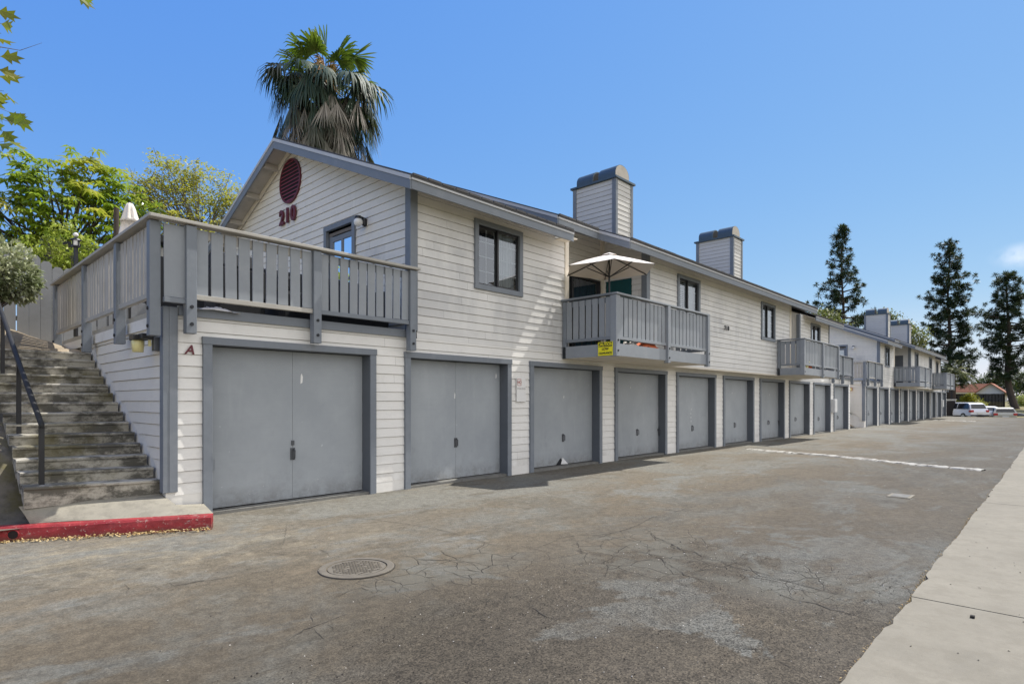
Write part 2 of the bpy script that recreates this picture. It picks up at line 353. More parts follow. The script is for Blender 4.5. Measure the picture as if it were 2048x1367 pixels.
def soil_mat():
    N = NT('sandy bare soil'); a = N.noise(1.4, 6, .65); f = N.noise(35, 4, .7)
    c = N.mix(N.ramp(a, .35, .65), (.24, .19, .125), (.37, .30, .21)); c = N.mix(N.ramp(f, .5, .75, 0, .5), c, (.17, .12, .07))
    N.bump(N.math('ADD', a, N.math('MULTIPLY', f, .4)), .7, .04); return N.done(c, .95)
M['soil'] = soil_mat()
def bank_mat():
    N = NT('dry grass bank'); a = N.noise(.5, 6, .65); f = N.noise(9, 5, .7)
    c = N.mix(N.ramp(a, .4, .6), (.2, .155, .065), (.13, .13, .035)); c = N.mix(N.ramp(f, .45, .7, 0, .6), c, (.09, .07, .035))
    N.bump(f, .8, .06); return N.done(c, .95)
M['bank'] = bank_mat()
M['fence_wood'] = paint('grey stained fence boards', (.24, .245, .25), .14, .75, 2, (.14, .13, .12), .35)
M['fence_dark'] = paint('dark stained fence boards', (.018, .015, .016), .3, .8, 2)
M['block'] = paint('grey block wall', (.24, .235, .225), .12, .85, 0, (.12, .11, .1), .4)
M['tile_roof'] = paint('red brown roof tiles', (.27, .095, .048), .3, .8, 1, (.4, .2, .12), .5)
M['house_wall'] = paint('pale house wall', (.6, .59, .56), .05, .8)
M['house_cream'] = paint('cream fascia', (.62, .53, .34), .1, .7)

# ------------------------------------------------------------------ camera, light, sky
F, TAN = 1172., 1100. / 1172.
ANG = math.atan(TAN)                       # angle between the view axis and the facades
cam = bpy.data.cameras.new('camera'); co = bpy.data.objects.new('camera', cam); COL.objects.link(co); scene.camera = co
co.location = (0, 0, 1.52); co.rotation_euler = (R(90), 0, -math.atan2(math.cos(ANG), math.sin(ANG)))
cam.sensor_width = 36; cam.lens = 36 * F / 2048; cam.shift_y = (801 - 683.5) / 2048; cam.clip_start = .05; cam.clip_end = 4000
SUNV = Vector((.655, -.115, 1.)).normalized()
EL = math.asin(SUNV.z); AZ = math.atan2(SUNV.x, SUNV.y)
sun = bpy.data.lights.new('sun', 'SUN'); sun.energy = 4.4; sun.angle = R(.53); sun.color = (1, .965, .9)
so = bpy.data.objects.new('sun', sun); COL.objects.link(so); so.rotation_euler = SUNV.to_track_quat('Z', 'Y').to_euler(); so.location = (0, 0, 60)
W = bpy.data.worlds.new('World'); scene.world = W; W.use_nodes = True
nt = W.node_tree; bg = nt.nodes['Background']
sky = nt.nodes.new('ShaderNodeTexSky'); sky.sky_type = 'NISHITA'; sky.sun_disc = False
sky.sun_elevation = EL; sky.sun_rotation = AZ; sky.altitude = 50; sky.air_density = 1.0; sky.dust_density = .2; sky.ozone_density = 2.2
sp_ = nt.nodes.new('ShaderNodeSeparateColor'); cb_ = nt.nodes.new('ShaderNodeCombineColor'); nt.links.new(sky.outputs[0], sp_.inputs[0])
for k_, (a_, g_) in enumerate(((.105, .95), (.215, .6), (.73, .1))):      # clear coastal blue: hue graded per channel
    pw = nt.nodes.new('ShaderNodeMath'); pw.operation = 'POWER'; pw.inputs[1].default_value = g_; nt.links.new(sp_.outputs[k_], pw.inputs[0])
    ml = nt.nodes.new('ShaderNodeMath'); ml.operation = 'MULTIPLY'; ml.inputs[1].default_value = a_ / .2196; nt.links.new(pw.outputs[0], ml.inputs[0]); nt.links.new(ml.outputs[0], cb_.inputs[k_])
# cloud fill added out of view to lift shaded walls; one wisp at right
tc_ = nt.nodes.new('ShaderNodeTexCoord'); sx_ = nt.nodes.new('ShaderNodeSeparateXYZ'); nt.links.new(tc_.outputs['Generated'], sx_.inputs[0])
def wmath(op, a, b=None, c=None):
    x = nt.nodes.new('ShaderNodeMath'); x.operation = op
    for i_, v_ in enumerate((a, b, c)):
        if v_ is None: continue
        if isinstance(v_, bpy.types.NodeSocket): nt.links.new(v_, x.inputs[i_])
        else: x.inputs[i_].default_value = v_
    return x.outputs[0]
def wramp(v, a, b, lo=0., hi=1.):
    x = nt.nodes.new('ShaderNodeMapRange'); x.interpolation_type = 'SMOOTHSTEP'; nt.links.new(v, x.inputs[0]); x.inputs[1].default_value = a; x.inputs[2].default_value = b; x.inputs[3].default_value = lo; x.inputs[4].default_value = hi; return x.outputs[0]
cn_ = nt.nodes.new('ShaderNodeTexNoise'); nt.links.new(tc_.outputs['Generated'], cn_.inputs['Vector']); cn_.inputs['Scale'].default_value = 2.6; cn_.inputs['Detail'].default_value = 7; cn_.inputs['Roughness'].default_value = .6; cn_.inputs['Distortion'].default_value = .4
fill_ = wmath('MULTIPLY', wmath('MULTIPLY', wramp(sx_.outputs[1], -.06, -.4), wramp(sx_.outputs[0], -.5, .2, 1.05, 1.)), wramp(cn_.outputs['Fac'], .3, .5, .5, 1.))
wd_ = nt.nodes.new('ShaderNodeVectorMath'); wd_.operation = 'SUBTRACT'; nt.links.new(tc_.outputs['Generated'], wd_.inputs[0]); wd_.inputs[1].default_value = tuple(Vector((1.322, .045, .2475)).normalized())
wm_ = nt.nodes.new('ShaderNodeVectorMath'); wm_.operation = 'MULTIPLY'; nt.links.new(wd_.outputs[0], wm_.inputs[0]); wm_.inputs[1].default_value = (1, 30, 62)
wl_ = nt.nodes.new('ShaderNodeVectorMath'); wl_.operation = 'LENGTH'; nt.links.new(wm_.outputs[0], wl_.inputs[0])
wn_ = nt.nodes.new('ShaderNodeTexNoise'); nt.links.new(tc_.outputs['Generated'], wn_.inputs['Vector']); wn_.inputs['Scale'].default_value = 38; wn_.inputs['Detail'].default_value = 5
wisp_ = wmath('MULTIPLY', wramp(wl_.outputs['Value'], 1.25, .15), wramp(wn_.outputs['Fac'], .25, .6))
cm_ = nt.nodes.new('ShaderNodeMix'); cm_.data_type = 'RGBA'; nt.links.new(wmath('MINIMUM', wmath('ADD', fill_, wmath('MULTIPLY', wisp_, .42)), 1.), cm_.inputs[0]); hz_ = nt.nodes.new('ShaderNodeMix'); hz_.data_type = 'RGBA'; nt.links.new(wramp(sx_.outputs[2], .16, .0, 0., .45), hz_.inputs[0]); nt.links.new(cb_.outputs[0], hz_.inputs[6]); hz_.inputs[7].default_value = (4.0, 4.2, 4.4, 1); nt.links.new(hz_.outputs[2], cm_.inputs[6]); cm_.inputs[7].default_value = (5.6, 5.65, 5.85, 1)
nt.links.new(cm_.outputs[2], bg.inputs[0]); bg.inputs[1].default_value = .15
scene.view_settings.view_transform = 'Standard'; scene.view_settings.look = 'None'; scene.view_settings.exposure = .55; scene.view_settings.gamma = 1
scene.cycles.use_denoising = True
try: scene.cycles.denoiser = 'OPENIMAGEDENOISE'
except Exception: pass
scene.cycles.max_bounces = 8; scene.cycles.transparent_max_bounces = 16; scene.cycles.sample_clamp_indirect = 6

# ------------------------------------------------------------------ ground, drive, walk
g = MB(); g.quad((-900,-900,-.06), (900,-900,-.06), (900,900,-.06), (-900,900,-.06)); tag(g.build('ground', M['bank']), kind='structure')
g = MB()
nx, ny = 90, 14                                          # the drive: one sheet, very slightly uneven
xs = [-16 + 86.4 * i / nx for i in range(nx + 1)]; ys = [.45 + (8.6 - .45) * j / ny for j in range(ny + 1)]
def road_z(x, y): return .006 * math.sin(x * .9 + y) + .006 * math.sin(y * 1.7 - x * .35) - .012
g.add([(x, y, road_z(x, y)) for x in xs for y in ys], [(i*(ny+1)+j, (i+1)*(ny+1)+j, (i+1)*(ny+1)+j+1, i*(ny+1)+j+1) for i in range(nx) for j in range(ny)])
lot = lambda x, y: -.012 - min(.62, max(.2, .27 + (9 - y) * .1)) * min(1, max(0, (x - 71.2) / 1.6))
lx, ly = [70.4 + .5*i for i in range(24)], [-24 + 2*j for j in range(30)]
g.add([(x, y, lot(x, y)) for x in lx for y in ly], [(i*30+j, (i+1)*30+j, (i+1)*30+j+1, i*30+j+1) for i in range(23) for j in range(29)])
g.add([(-16, 8.6, -.02), (2.4, 8.6, -.02), (2.4, 9.6, -.02), (-16, 9.6, -.02)], [(0, 1, 2, 3)])
tag(g.build('road', M['asphalt'], smooth=True), kind='structure')
def road_h(x, y): return road_z(x, y) + .004
g = MB(); jx = [-20, -11.4, -5.8, -.25, 5.27, 10.87, 16.4, 22, 27.6, 33.2, 38.8, 44.4, 50, 55.6, 61.2, 66.8, 72]
for a, b in zip(jx, jx[1:]):
    n = max(2, int((b - a) / .12)); top = []
    for i in range(n + 1):                               # ragged front edge where the paving meets the drive
        x = a + .009 + (b - a - .018) * i / n; e = .835 + .008 * math.sin(x * 2.1) + random.uniform(-.006, .006) - (random.uniform(.01, .035) if random.random() < .05 else 0) + .06 * max(0, (x - 14) / 16 if x < 30 else 1)
        top.append((x, e))
    poly = top + [(b - .009, -2.2), (a + .009, -2.2)]
    g.prism(poly, 'z', -.05, .05)
tag(g.build('sidewalk', M['walk']), kind='structure')
g = MB(); g.box(-20, 72, -2.1, .7, -.05, .024); tag(g.build('sidewalk_joint_fill', M['crack']), kind='structure')

def ribbon(mb, pts, w):
    P = []
    for (a, b) in zip(pts, pts[1:]):
        n = max(2, int(math.dist(a, b) / .05))
        for i in range(n):
            t = i / n; j = .011
            P.append((a[0]+(b[0]-a[0])*t + random.uniform(-j, j), a[1]+(b[1]-a[1])*t + random.uniform(-j, j)))
    P.append(pts[-1]); vs = []
    for i, p in enumerate(P):
        a, b = P[max(0, i-1)], P[min(len(P)-1, i+1)]; d = Vector((b[0]-a[0], b[1]-a[1])); d = d.normalized() if d.length else Vector((1, 0))
        end = min(1, .25 + 1.5 * min(i, len(P)-1-i) / max(1, len(P)))
        h = w * random.uniform(.3, 1.35) * end / 2; nrm = Vector((-d.y, d.x)) * h
        z = road_h(*p); vs += [(p[0]+nrm.x, p[1]+nrm.y, z), (p[0]-nrm.x, p[1]-nrm.y, z)]
    mb.add(vs, [(2*i, 2*i+2, 2*i+3, 2*i+1) for i in range(len(P)-1)])
CRACKS=[([(4.45,5.16),(4.47,4.89),(4.39,4.40),(4.54,4.17),(4.67,3.99),(4.90,4.02),(5.17,4.08),(5.41,4.01),(5.57,3.84),(5.92,3.79),(6.29,3.81),(6.89,3.95),(7.41,3.92),(7.88,3.90),(8.52,3.95),(9.21,3.92)],1.0),
([(3.36,7.40),(3.73,7.28),(4.11,7.02),(4.31,6.46),(4.40,5.96),(4.47,5.46),(4.45,4.92),(4.42,4.65),(4.39,4.29)],0.8),
([(6.29,3.81),(6.11,3.52),(5.88,3.32),(5.74,3.06),(5.58,2.86),(5.57,2.72),(5.42,2.51),(5.42,2.37),(5.29,2.22),(5.33,2.06)],1.2),
([(5.50,2.61),(5.43,2.45),(5.41,2.31),(5.29,2.20),(5.31,2.05),(5.24,1.80),(5.18,1.56),(5.14,1.33),(5.15,1.13),(5.17,1.02),(5.24,0.86)],1.2),
([(4.87,1.69),(4.76,1.51),(4.80,1.36),(4.74,1.25),(4.75,1.11),(4.72,0.97),(4.71,0.87)],1.3),
([(5.14,1.60),(4.95,1.46),(4.81,1.35)],0.8),
([(4.80,1.36),(5.01,1.32),(5.16,1.30),(5.25,1.25)],0.7),
([(4.74,1.13),(4.82,1.10),(4.89,1.02)],0.7),
([(3.60,1.57),(3.62,1.44),(3.72,1.31),(3.72,1.19)],0.8),
([(3.61,1.27),(3.56,1.17),(3.54,1.08)],0.8),
([(5.17,4.08),(5.15,3.92),(5.21,3.80),(5.39,3.79),(5.92,3.79)],0.7),
([(5.21,3.80),(5.16,3.63),(5.14,3.38),(5.20,3.21),(5.20,2.98),(5.21,2.69),(5.23,2.45),(5.26,2.34)],0.8),
([(5.12,3.84),(4.95,3.69),(4.81,3.54),(4.84,3.40),(4.93,3.16)],0.7),
([(5.88,3.77),(5.62,3.54),(5.58,3.40),(5.54,3.23),(5.22,3.01)],0.7),
([(5.66,3.43),(5.85,3.35),(5.88,3.32)],0.6),
([(5.49,3.74),(5.33,3.50),(5.20,3.27)],0.6),
([(5.37,2.94),(5.52,2.93),(5.62,2.88)],0.6),
([(5.17,2.87),(5.03,2.75),(4.91,2.55),(4.78,2.42),(4.77,2.28),(4.76,2.12),(4.76,1.92)],0.9),
([(5.11,2.58),(5.19,2.57),(5.34,2.51),(5.42,2.51)],0.6),
([(4.93,2.53),(4.90,2.40),(5.04,2.33),(5.20,2.31)],0.6),
([(6.10,3.27),(6.08,3.05),(5.90,2.84),(5.72,2.71)],0.6),
([(7.00,4.27),(6.90,4.03),(6.81,3.87)],0.6),
([(3.29,2.95),(3.26,2.82),(3.21,2.67),(3.22,2.60),(3.30,2.54)],0.9),
([(2.61,2.80),(2.62,2.71),(2.55,2.61)],0.7),
([(3.10,2.14),(3.10,2.06),(3.17,2.03)],0.6),
([(3.24,2.03),(3.33,1.88),(3.49,1.73),(3.57,1.65)],0.6),
([(3.61,1.60),(3.61,1.52),(3.66,1.41)],0.8),
([(1.80,5.31),(1.91,5.27),(2.01,5.23),(2.14,5.23),(2.25,5.20),(2.43,5.14)],0.9),
([(3.51,7.24),(3.25,6.76),(3.04,6.33),(2.77,5.85)],0.5),
([(2.34,5.97),(2.46,5.92),(2.58,5.88),(2.71,5.58),(2.95,5.36)],0.6),
([(2.90,5.94),(2.98,5.82),(3.05,5.69),(3.01,5.42),(2.95,5.20)],0.7),
([(3.47,4.69),(3.54,4.46),(3.74,4.21),(3.83,4.23),(4.02,4.27),(4.14,4.23)],0.8),
([(3.54,4.46),(3.49,4.36)],0.6),
([(3.74,4.21),(3.71,4.06),(3.79,3.90)],0.6),
([(3.27,4.31),(3.35,4.26),(3.44,4.20),(3.64,4.06),(3.95,3.95)],0.7),
([(3.31,4.24),(3.27,4.12),(3.18,4.02)],0.6),
([(3.46,4.15),(3.44,4.00),(3.42,3.82),(3.43,3.70),(3.64,3.66)],0.7),
([(3.65,4.05),(3.59,3.87),(3.57,3.74)],0.6),
([(3.32,3.88),(3.26,3.70),(3.31,3.64)],0.6),
([(1.73,3.58),(1.80,3.67),(1.88,3.70),(1.96,3.72),(2.08,3.73),(2.15,3.73),(2.26,3.76)],1.1),
([(1.96,3.72),(1.96,3.61),(1.93,3.46)],0.6),
([(2.10,3.94),(2.04,3.84),(2.01,3.74)],0.6),
([(2.08,3.67),(2.04,3.56)],0.6),
([(2.40,4.13),(2.54,4.19),(2.65,4.18),(2.66,4.06),(2.65,3.99)],0.8),
([(2.47,3.98),(2.53,3.93),(2.63,3.94),(2.70,3.78)],0.6),
([(2.46,3.92),(2.45,3.81)],0.5),
([(2.85,4.08),(2.84,3.98),(2.80,3.88)],0.7),
([(2.91,3.96),(2.90,3.85),(2.91,3.74)],0.6),
([(3.13,3.89),(3.08,3.69)],0.5),
([(0.70,6.00),(0.82,5.91),(0.93,5.92),(1.02,5.91),(1.10,5.82)],0.8),
([(1.34,5.69),(1.34,5.52),(1.30,5.40)],0.8),
([(1.51,6.12),(1.61,6.10),(1.70,5.92)],0.6),
([(1.61,5.45),(1.62,5.33),(1.69,5.31),(1.82,5.31),(2.01,5.20)],1.0),
([(1.49,5.47),(1.52,5.30),(1.65,5.30)],0.6)]
g = MB()
for pts, w in CRACKS: ribbon(g, pts, w * .0095)
for k in range(10):
    x = random.uniform(9, 30); y = random.uniform(1.2, 7); pts = [(x, y)]
    for _ in range(random.randint(3, 7)):
        x += random.uniform(.3, .9); y += random.uniform(-.25, .2); pts.append((x, max(1, min(7.6, y))))
    ribbon(g, pts, .006)
tag(g.build('road_cracks', M['crack']), kind='structure')

# raised white speed bumps, cracked into pieces
def speed_bump(p, q, label, w=.28, h=.042, n=9, group='painted speed bumps across the drive'):
    p, q = Vector(p), Vector(q); d = (q - p).normalized(); s = Vector((-d.y, d.x)); mb = MB(); L = (q - p).length; t = 0
    while t < L - .05:
        ln = min(L - t, random.uniform(.3, 1.9)); m = max(2, int(ln / .1)); rows = []
        ww = w * random.uniform(.85, 1.1); off = random.uniform(-.02, .02)
        for i in range(m + 1):
            c = p + d * (t + ln * i / m)
            row = []
            for k in range(7):
                u = -1 + k / 3; z = h * (1 - u * u) * random.uniform(.7, 1.1) if 0 < k < 6 else -.01
                if i in (0, m): z *= .7
                r = c + s * (u * ww / 2 * random.uniform(.82, 1.1) + off); row.append((r.x, r.y, road_z(r.x, r.y) + z))
            rows.append(row)
        mb.add([v for r in rows for v in r], [(i*7+k, (i+1)*7+k, (i+1)*7+k+1, i*7+k+1) for i in range(m) for k in range(6)])
        t += ln + random.uniform(.006, .03)
    return tag(mb.build('speed_bump', M['bump_paint']), label, 'speed bump', group)
speed_bump((18.75, 7.25), (16.45, 1.25), 'long flaking white speed bump crossing the drive before the first building')
speed_bump((56.4, 7.4), (54.9, 4.6), 'small distant white speed bump before the second building')

# cast manhole cover and valve box
mh = thing('manhole_cover', 'round iron manhole cover with cross tread set in the asphalt', 'manhole cover', (2.93, 4.69, road_h(2.93, 4.69)))
def ironmat():
    N = NT('rusty sandy cast iron'); b = N.noise(8, 5, .65)
    c = N.mix(N.ramp(b, .35, .65), (.115, .1, .078), (.165, .143, .11)); N.bump(N.noise(60, 3), .4, .004); return N.done(c, .75, .2)
M['iron'] = ironmat()
m = MB(); m.lathe([(.335, -.03), (.335, .003), (.325, .005), (.272, .005), (.268, -.006)], n=48); local(m.build('rim', M['iron']), mh)
m = MB(); m.lathe([(.258, -.01), (.258, .002), (.0, .002)], n=40)
for i in range(-8, 9):
    for j in range(-8, 9):
        x, y = i * .028 + (.014 if j % 2 else 0), j * .028
        if x*x + y*y < .225**2 and random.random() > .06: m.box(x-.009, x+.009, y-.006, y+.006, .0022, .0065)
m.box(-.02, .02, .2, .222, .002, .009)
local(m.build('lid', M['iron']), mh)
m = MB(); m.lathe([(.268, -.02), (.258, -.019)], n=40); m.lathe([(.345, -.004), (.335, -.003)], n=48); local(m.build('gap', M['crack']), mh)
vc = thing('valve_cover', 'small pale square utility cover in the drive near the sidewalk', 'utility cover', (11.2, 1.9, road_h(11.2, 1.9)))
m = MB(); m.box(-.22, .22, -.16, .16, -.02, .006); local(m.build('frame', M['walk']), vc)
m = MB(); m.box(-.17, .17, -.115, .115, -.01, .010); local(m.build('lid', M['apron']), vc)
# ------------------------------------------------------------------ the apartment building
PITCH = .152
def siding(mb, to3d, spans, z0, z1, cuts=(), board=3.6, seed=0):
    """real lap boards: every course is tilted, its lower edge standing proud; spans(z) -> [(u0,u1)]"""
    rnd = random.Random(seed); k = math.floor(z0 / PITCH)
    off = lambda z, zc: .012 * (1 - (z - zc) / PITCH) + .003
    GR = .009                                            # shadow groove under each lip
    while k * PITCH < z1 - 1e-4:
        zc = k * PITCH; a, b = max(zc, z0), min(zc + PITCH, z1); k += 1
        if b > zc + PITCH - GR:
            b = max(a + .002, zc + PITCH - GR)
            for u0, u1 in spans(b): mb.add([to3d(u0, b, -.012), to3d(u1, b, -.012), to3d(u1, zc + PITCH, -.012), to3d(u0, zc + PITCH, -.012), to3d(u0, b, .004), to3d(u1, b, .004)], [(0, 1, 2, 3), (0, 1, 5, 4)])
        lv = sorted({a, b, *[c for c in cuts if a + .002 < c < b - .002]})
        joints = []; u = rnd.uniform(-board, 0) - 60
        while u < 90: u += board * rnd.uniform(.55, 1.25); joints.append(u)
        wob = rnd.uniform(-.0015, .003)
        for za, zb in zip(lv, lv[1:]):
            A, B = spans(za + 1e-4), spans(zb - 1e-4)
            for (a0, a1), (b0, b1) in zip(A, B):
                ps = [(a0, b0)] + [(j, j) for j in joints if max(a0, b0) + .12 < j < min(a1, b1) - .12] + [(a1, b1)]
                for (p0, q0), (p1, q1) in zip(ps, ps[1:]):
                    if p1 - p0 < 1e-4 and q1 - q0 < 1e-4: continue
                    ga = .0012; oa, ob = off(za, zc) + wob, off(zb, zc) + wob
                    vs = [to3d(p0+ga, za, oa), to3d(p1-ga, za, oa), to3d(q1-ga, zb, ob), to3d(q0+ga, zb, ob)]; fs = [(0, 1, 2, 3)]
                    if za == a and p1 - p0 > .01:
                        vs += [to3d(p0+ga, za, -.013), to3d(p1-ga, za, -.013)]; fs += [(0, 4, 5, 1)]
                    mb.add(vs, fs)
def minus(iv, holes):
    out = [iv]
    for h0, h1 in holes:
        nx = []
        for a, b in out:
            if h1 <= a or h0 >= b: nx.append((a, b)); continue
            if h0 > a: nx.append((a, h0))
            if h1 < b: nx.append((h1, b))
        out = nx
    return out
def facing_front(y): return lambda u, z, o: (u, y - o, z)      # faces -Y
def facing_left(x): return lambda u, z, o: (x - o, u, z)       # faces -X
YF, YU, YR = 8.324, 7.83, 9.2              # garage front, upper front, recess wall
D0, DP, DW = 2.855, 3.27, 2.68             # first garage frame, spacing, width
XA, XB = 2.42, 35.42                       # ends of the building
PIT = .428
ZH = 2.37                                  # head of the garage frames
doors = [(D0 + DP*i, D0 + DP*i + DW) for i in range(10)]

bld = thing('apartment_building', 'nearest grey and white two storey apartment building over a row of ten garages', 'building', (XA, YF, 0), group='apartment buildings with garages')
P = lambda mb, name, m, par=None, **k: mb.build(name, m, par or bld, **k)

# walls ---------------------------------------------------------------------------------------
def lower_spans(z):
    holes = [d for d in doors if z < ZH]
    return minus((XA + .1, XB), holes)
w = MB(); siding(w, facing_front(YF), lower_spans, .16, 2.62, (ZH,), seed=1); P(w, 'wall', M['siding'])
def left_unit(z): return minus((6.4, 10.62), [(7.88, 9.06)] if 3.80 < z < 4.96 else [])
w = MB(); siding(w, facing_front(YF), left_unit, 2.62, 5.31, (3.80, 4.96), seed=2); P(w, 'wall', M['siding_old'])
RX0, RX1 = 10.74, 13.4; SX0, SX1 = 24.42, 27.08
def mid_front(z): return minus((RX1 + .14, SX0 - .1), [(a, b) for a, b in ((15.15, 16.33), (21.38, 22.56)) if 3.80 < z < 4.96])
w = MB(); siding(w, facing_front(YU), mid_front, 2.5, 5.36, (3.80, 4.96), seed=3); P(w, 'wall', M['siding_old'])
w = MB(); siding(w, facing_front(YF), lambda z: minus((SX1 + .1, 31.44), [(28.76, 29.94)] if 3.80 < z < 4.96 else []), 2.62, 5.31, (3.80, 4.96), seed=4); P(w, 'wall', M['siding_old'])
# the recessed patios
under2 = lambda y: 5.30 + PIT * (y - 7.3) - .17
def recess_side(z):
    a = max(YU, 7.3 + (z + .17 - 5.30) / PIT) if z > 5.3 else YU
    return minus((min(a, YR), YR), [(8.25, 9.06)] if z < 4.75 else [])
w = MB(); siding(w, facing_front(YR), lambda z: minus((RX0, RX1), [(10.85, 13.3)] if z < 4.78 else []), 2.72, under2(YR), (4.78,), seed=5); P(w, 'wall', M['siding_old'])
w = MB(); siding(w, facing_left(RX1), recess_side, 2.72, under2(YR), (4.75, 5.36, 5.5), seed=6); P(w, 'wall', M['siding_old'])
w = MB(); siding(w, facing_front(YR), lambda z: minus((SX0, SX1), [(24.8, 26.9)] if z < 4.78 else []), 2.72, under2(YR), (4.78,), seed=7); P(w, 'wall', M['siding_old'])
for x_, ya in ((SX1, YF), (RX0-.1, YF), (SX0-.1, YU)):
    w = MB(); w.prism([(ya, 2.62), (YR, 2.62), (YR, under2(YR)-.28), (ya, under2(ya)-.28)], 'x', x_, x_+.1); P(w, 'wall', M['siding'])
# gable over the deck: faces -X
XG, YRIDGE, ZR1 = 6.28, 12.77, 7.38
def gable(z):
    y0, y1 = YF + .11, 17.2
    top = ZR1 - .16 - z; lim = top / PIT
    a, b = max(y0, YRIDGE - lim), min(y1, YRIDGE + lim)
    return minus((a, b), [(10.17, 11.15)] if z < 5.03 else []) if b > a else []
w = MB(); siding(w, facing_left(XG), gable, 2.72, 7.2, (5.03, 5.3, 5.31), seed=8); P(w, 'gable_wall', M['siding_gable'])
# side wall under the deck, boards stepping up with the stairs
def stair_z(y): return .37 + (y - 8.44) / .29 * .141
def side_spans(z):
    y1 = min(17.2, 8.44 + (z - .62) / .141 * .29 + (.12 if int(z / PITCH) % 3 else -.05))
    return [(YF + .06, max(YF + .25, y1))]
w = MB(); siding(w, facing_left(XA), side_spans, .36, 2.5, seed=9); P(w, 'wall', M['siding_gable'])
w = MB(); w.box(XA + .013, XA + .2, YF + .0, 17.2, -.1, 2.5); w.box(XA + .0, XA + .44, YF - .012, YF + .1, -.1, .35); P(w, 'foundation', M['stucco'])
w = MB(); w.box(XA - .045, XA + .02, YF + .12, 17.2, 2.48, 2.63); P(w, 'sill_band', M['stucco'])
# unseen body: back, party floor, ceiling so that no light leaks through
w = MB(); w.box(XA, XB, 17.2, 17.3, 0, 5.3); w.box(XA+.02, XB, YF+.3, 17.2, 2.5, 2.66); w.box(XB-.05, XB-.02, YF+.12, 17.2, 0, 2.6)
w.box(XG+.3, XG+.36, YF+.1, 17.2, 2.66, 5.1); w.box(6.4, XB, 9.6, 9.7, 2.66, 5.4); w.box(XA+.2, XB, 9.2, 9.3, 0, 2.5)
P(w, 'wall_core', M['interior'])
w = MB(); w.prism([(YF+.03, 2.7), (17.2, 2.7), (17.2, 5.2), (12.77, 7.15), (YF+.03, 5.25)], 'x', 31.45, 31.54); P(w, 'gable_wall', M['siding_old'])
w = MB(); w.box(XB-.02, XB+.01, YF+.02, 17.2, 0, 2.62); P(w, 'wall', M['siding'])
# soffit under the oversailing upper floor, pillar feet
w = MB(); w.box(10.55, 27.25, YU - .005, YF + .02, 2.46, 2.5); P(w, 'soffit', M['soffit'])
for (a, b), (c, d) in zip(doors, doors[1:] + [(XB, 0)]): w = MB(); w.box(b + .004, c - .004, YF - .012, YF + .1, -.1, .16); P(w, 'plinth', M['stucco'])

# corner boards and trim -------------------------------------------------------------------------
def board(name, x0, x1, y0, y1, z0, z1, m='trim'): 
    b = MB(); b.box(x0, x1, y0, y1, z0, z1); return P(b, name, M[m], bevel=.004)
board('corner_board', XA - .04, XA + .03, YF - .045, YF + .09, .35, 2.72); board('corner_board', XA + .03, XA + .13, YF - .05, YF + .02, .35, 2.72)
board('corner_board', XG - .045, XG + .03, YF - .045, YF + .11, 2.75, 5.27); board('corner_board', XG + .03, XG + .12, YF - .04, YF + .02, 2.75, 5.27)
board('corner_board', 10.62, 10.755, YF - .034, YF + .05, 2.62, 5.29, 'soffit')
board('corner_board', RX1 - .03, RX1 + .14, YU - .04, YU + .12, 2.72, 5.35); 
board('corner_board', SX0 - .1, SX0 + .02, YU - .034, YU + .05, 2.5, 5.35, 'soffit')
board('corner_board', SX1 - .04, SX1 + .1, YF - .04, YF + .1, 2.72, 5.28)
board('corner_board', 31.44, 31.56, YF - .036, YF + .05, 2.72, 5.28)
board('corner_board', RX1 - .09, RX1 - .005, YR - .1, YR - .002, 2.72, 6.0, 'soffit')
b = MB(); b.box(XA + .14, 6.3, YF - .05, YF + .02, 2.62, 2.745); P(b, 'deck_fascia', M['trim'])
b = MB(); b.box(31.5, XB, YF - .05, YF + .02, 2.62, 2.745); P(b, 'deck_fascia', M['trim'])

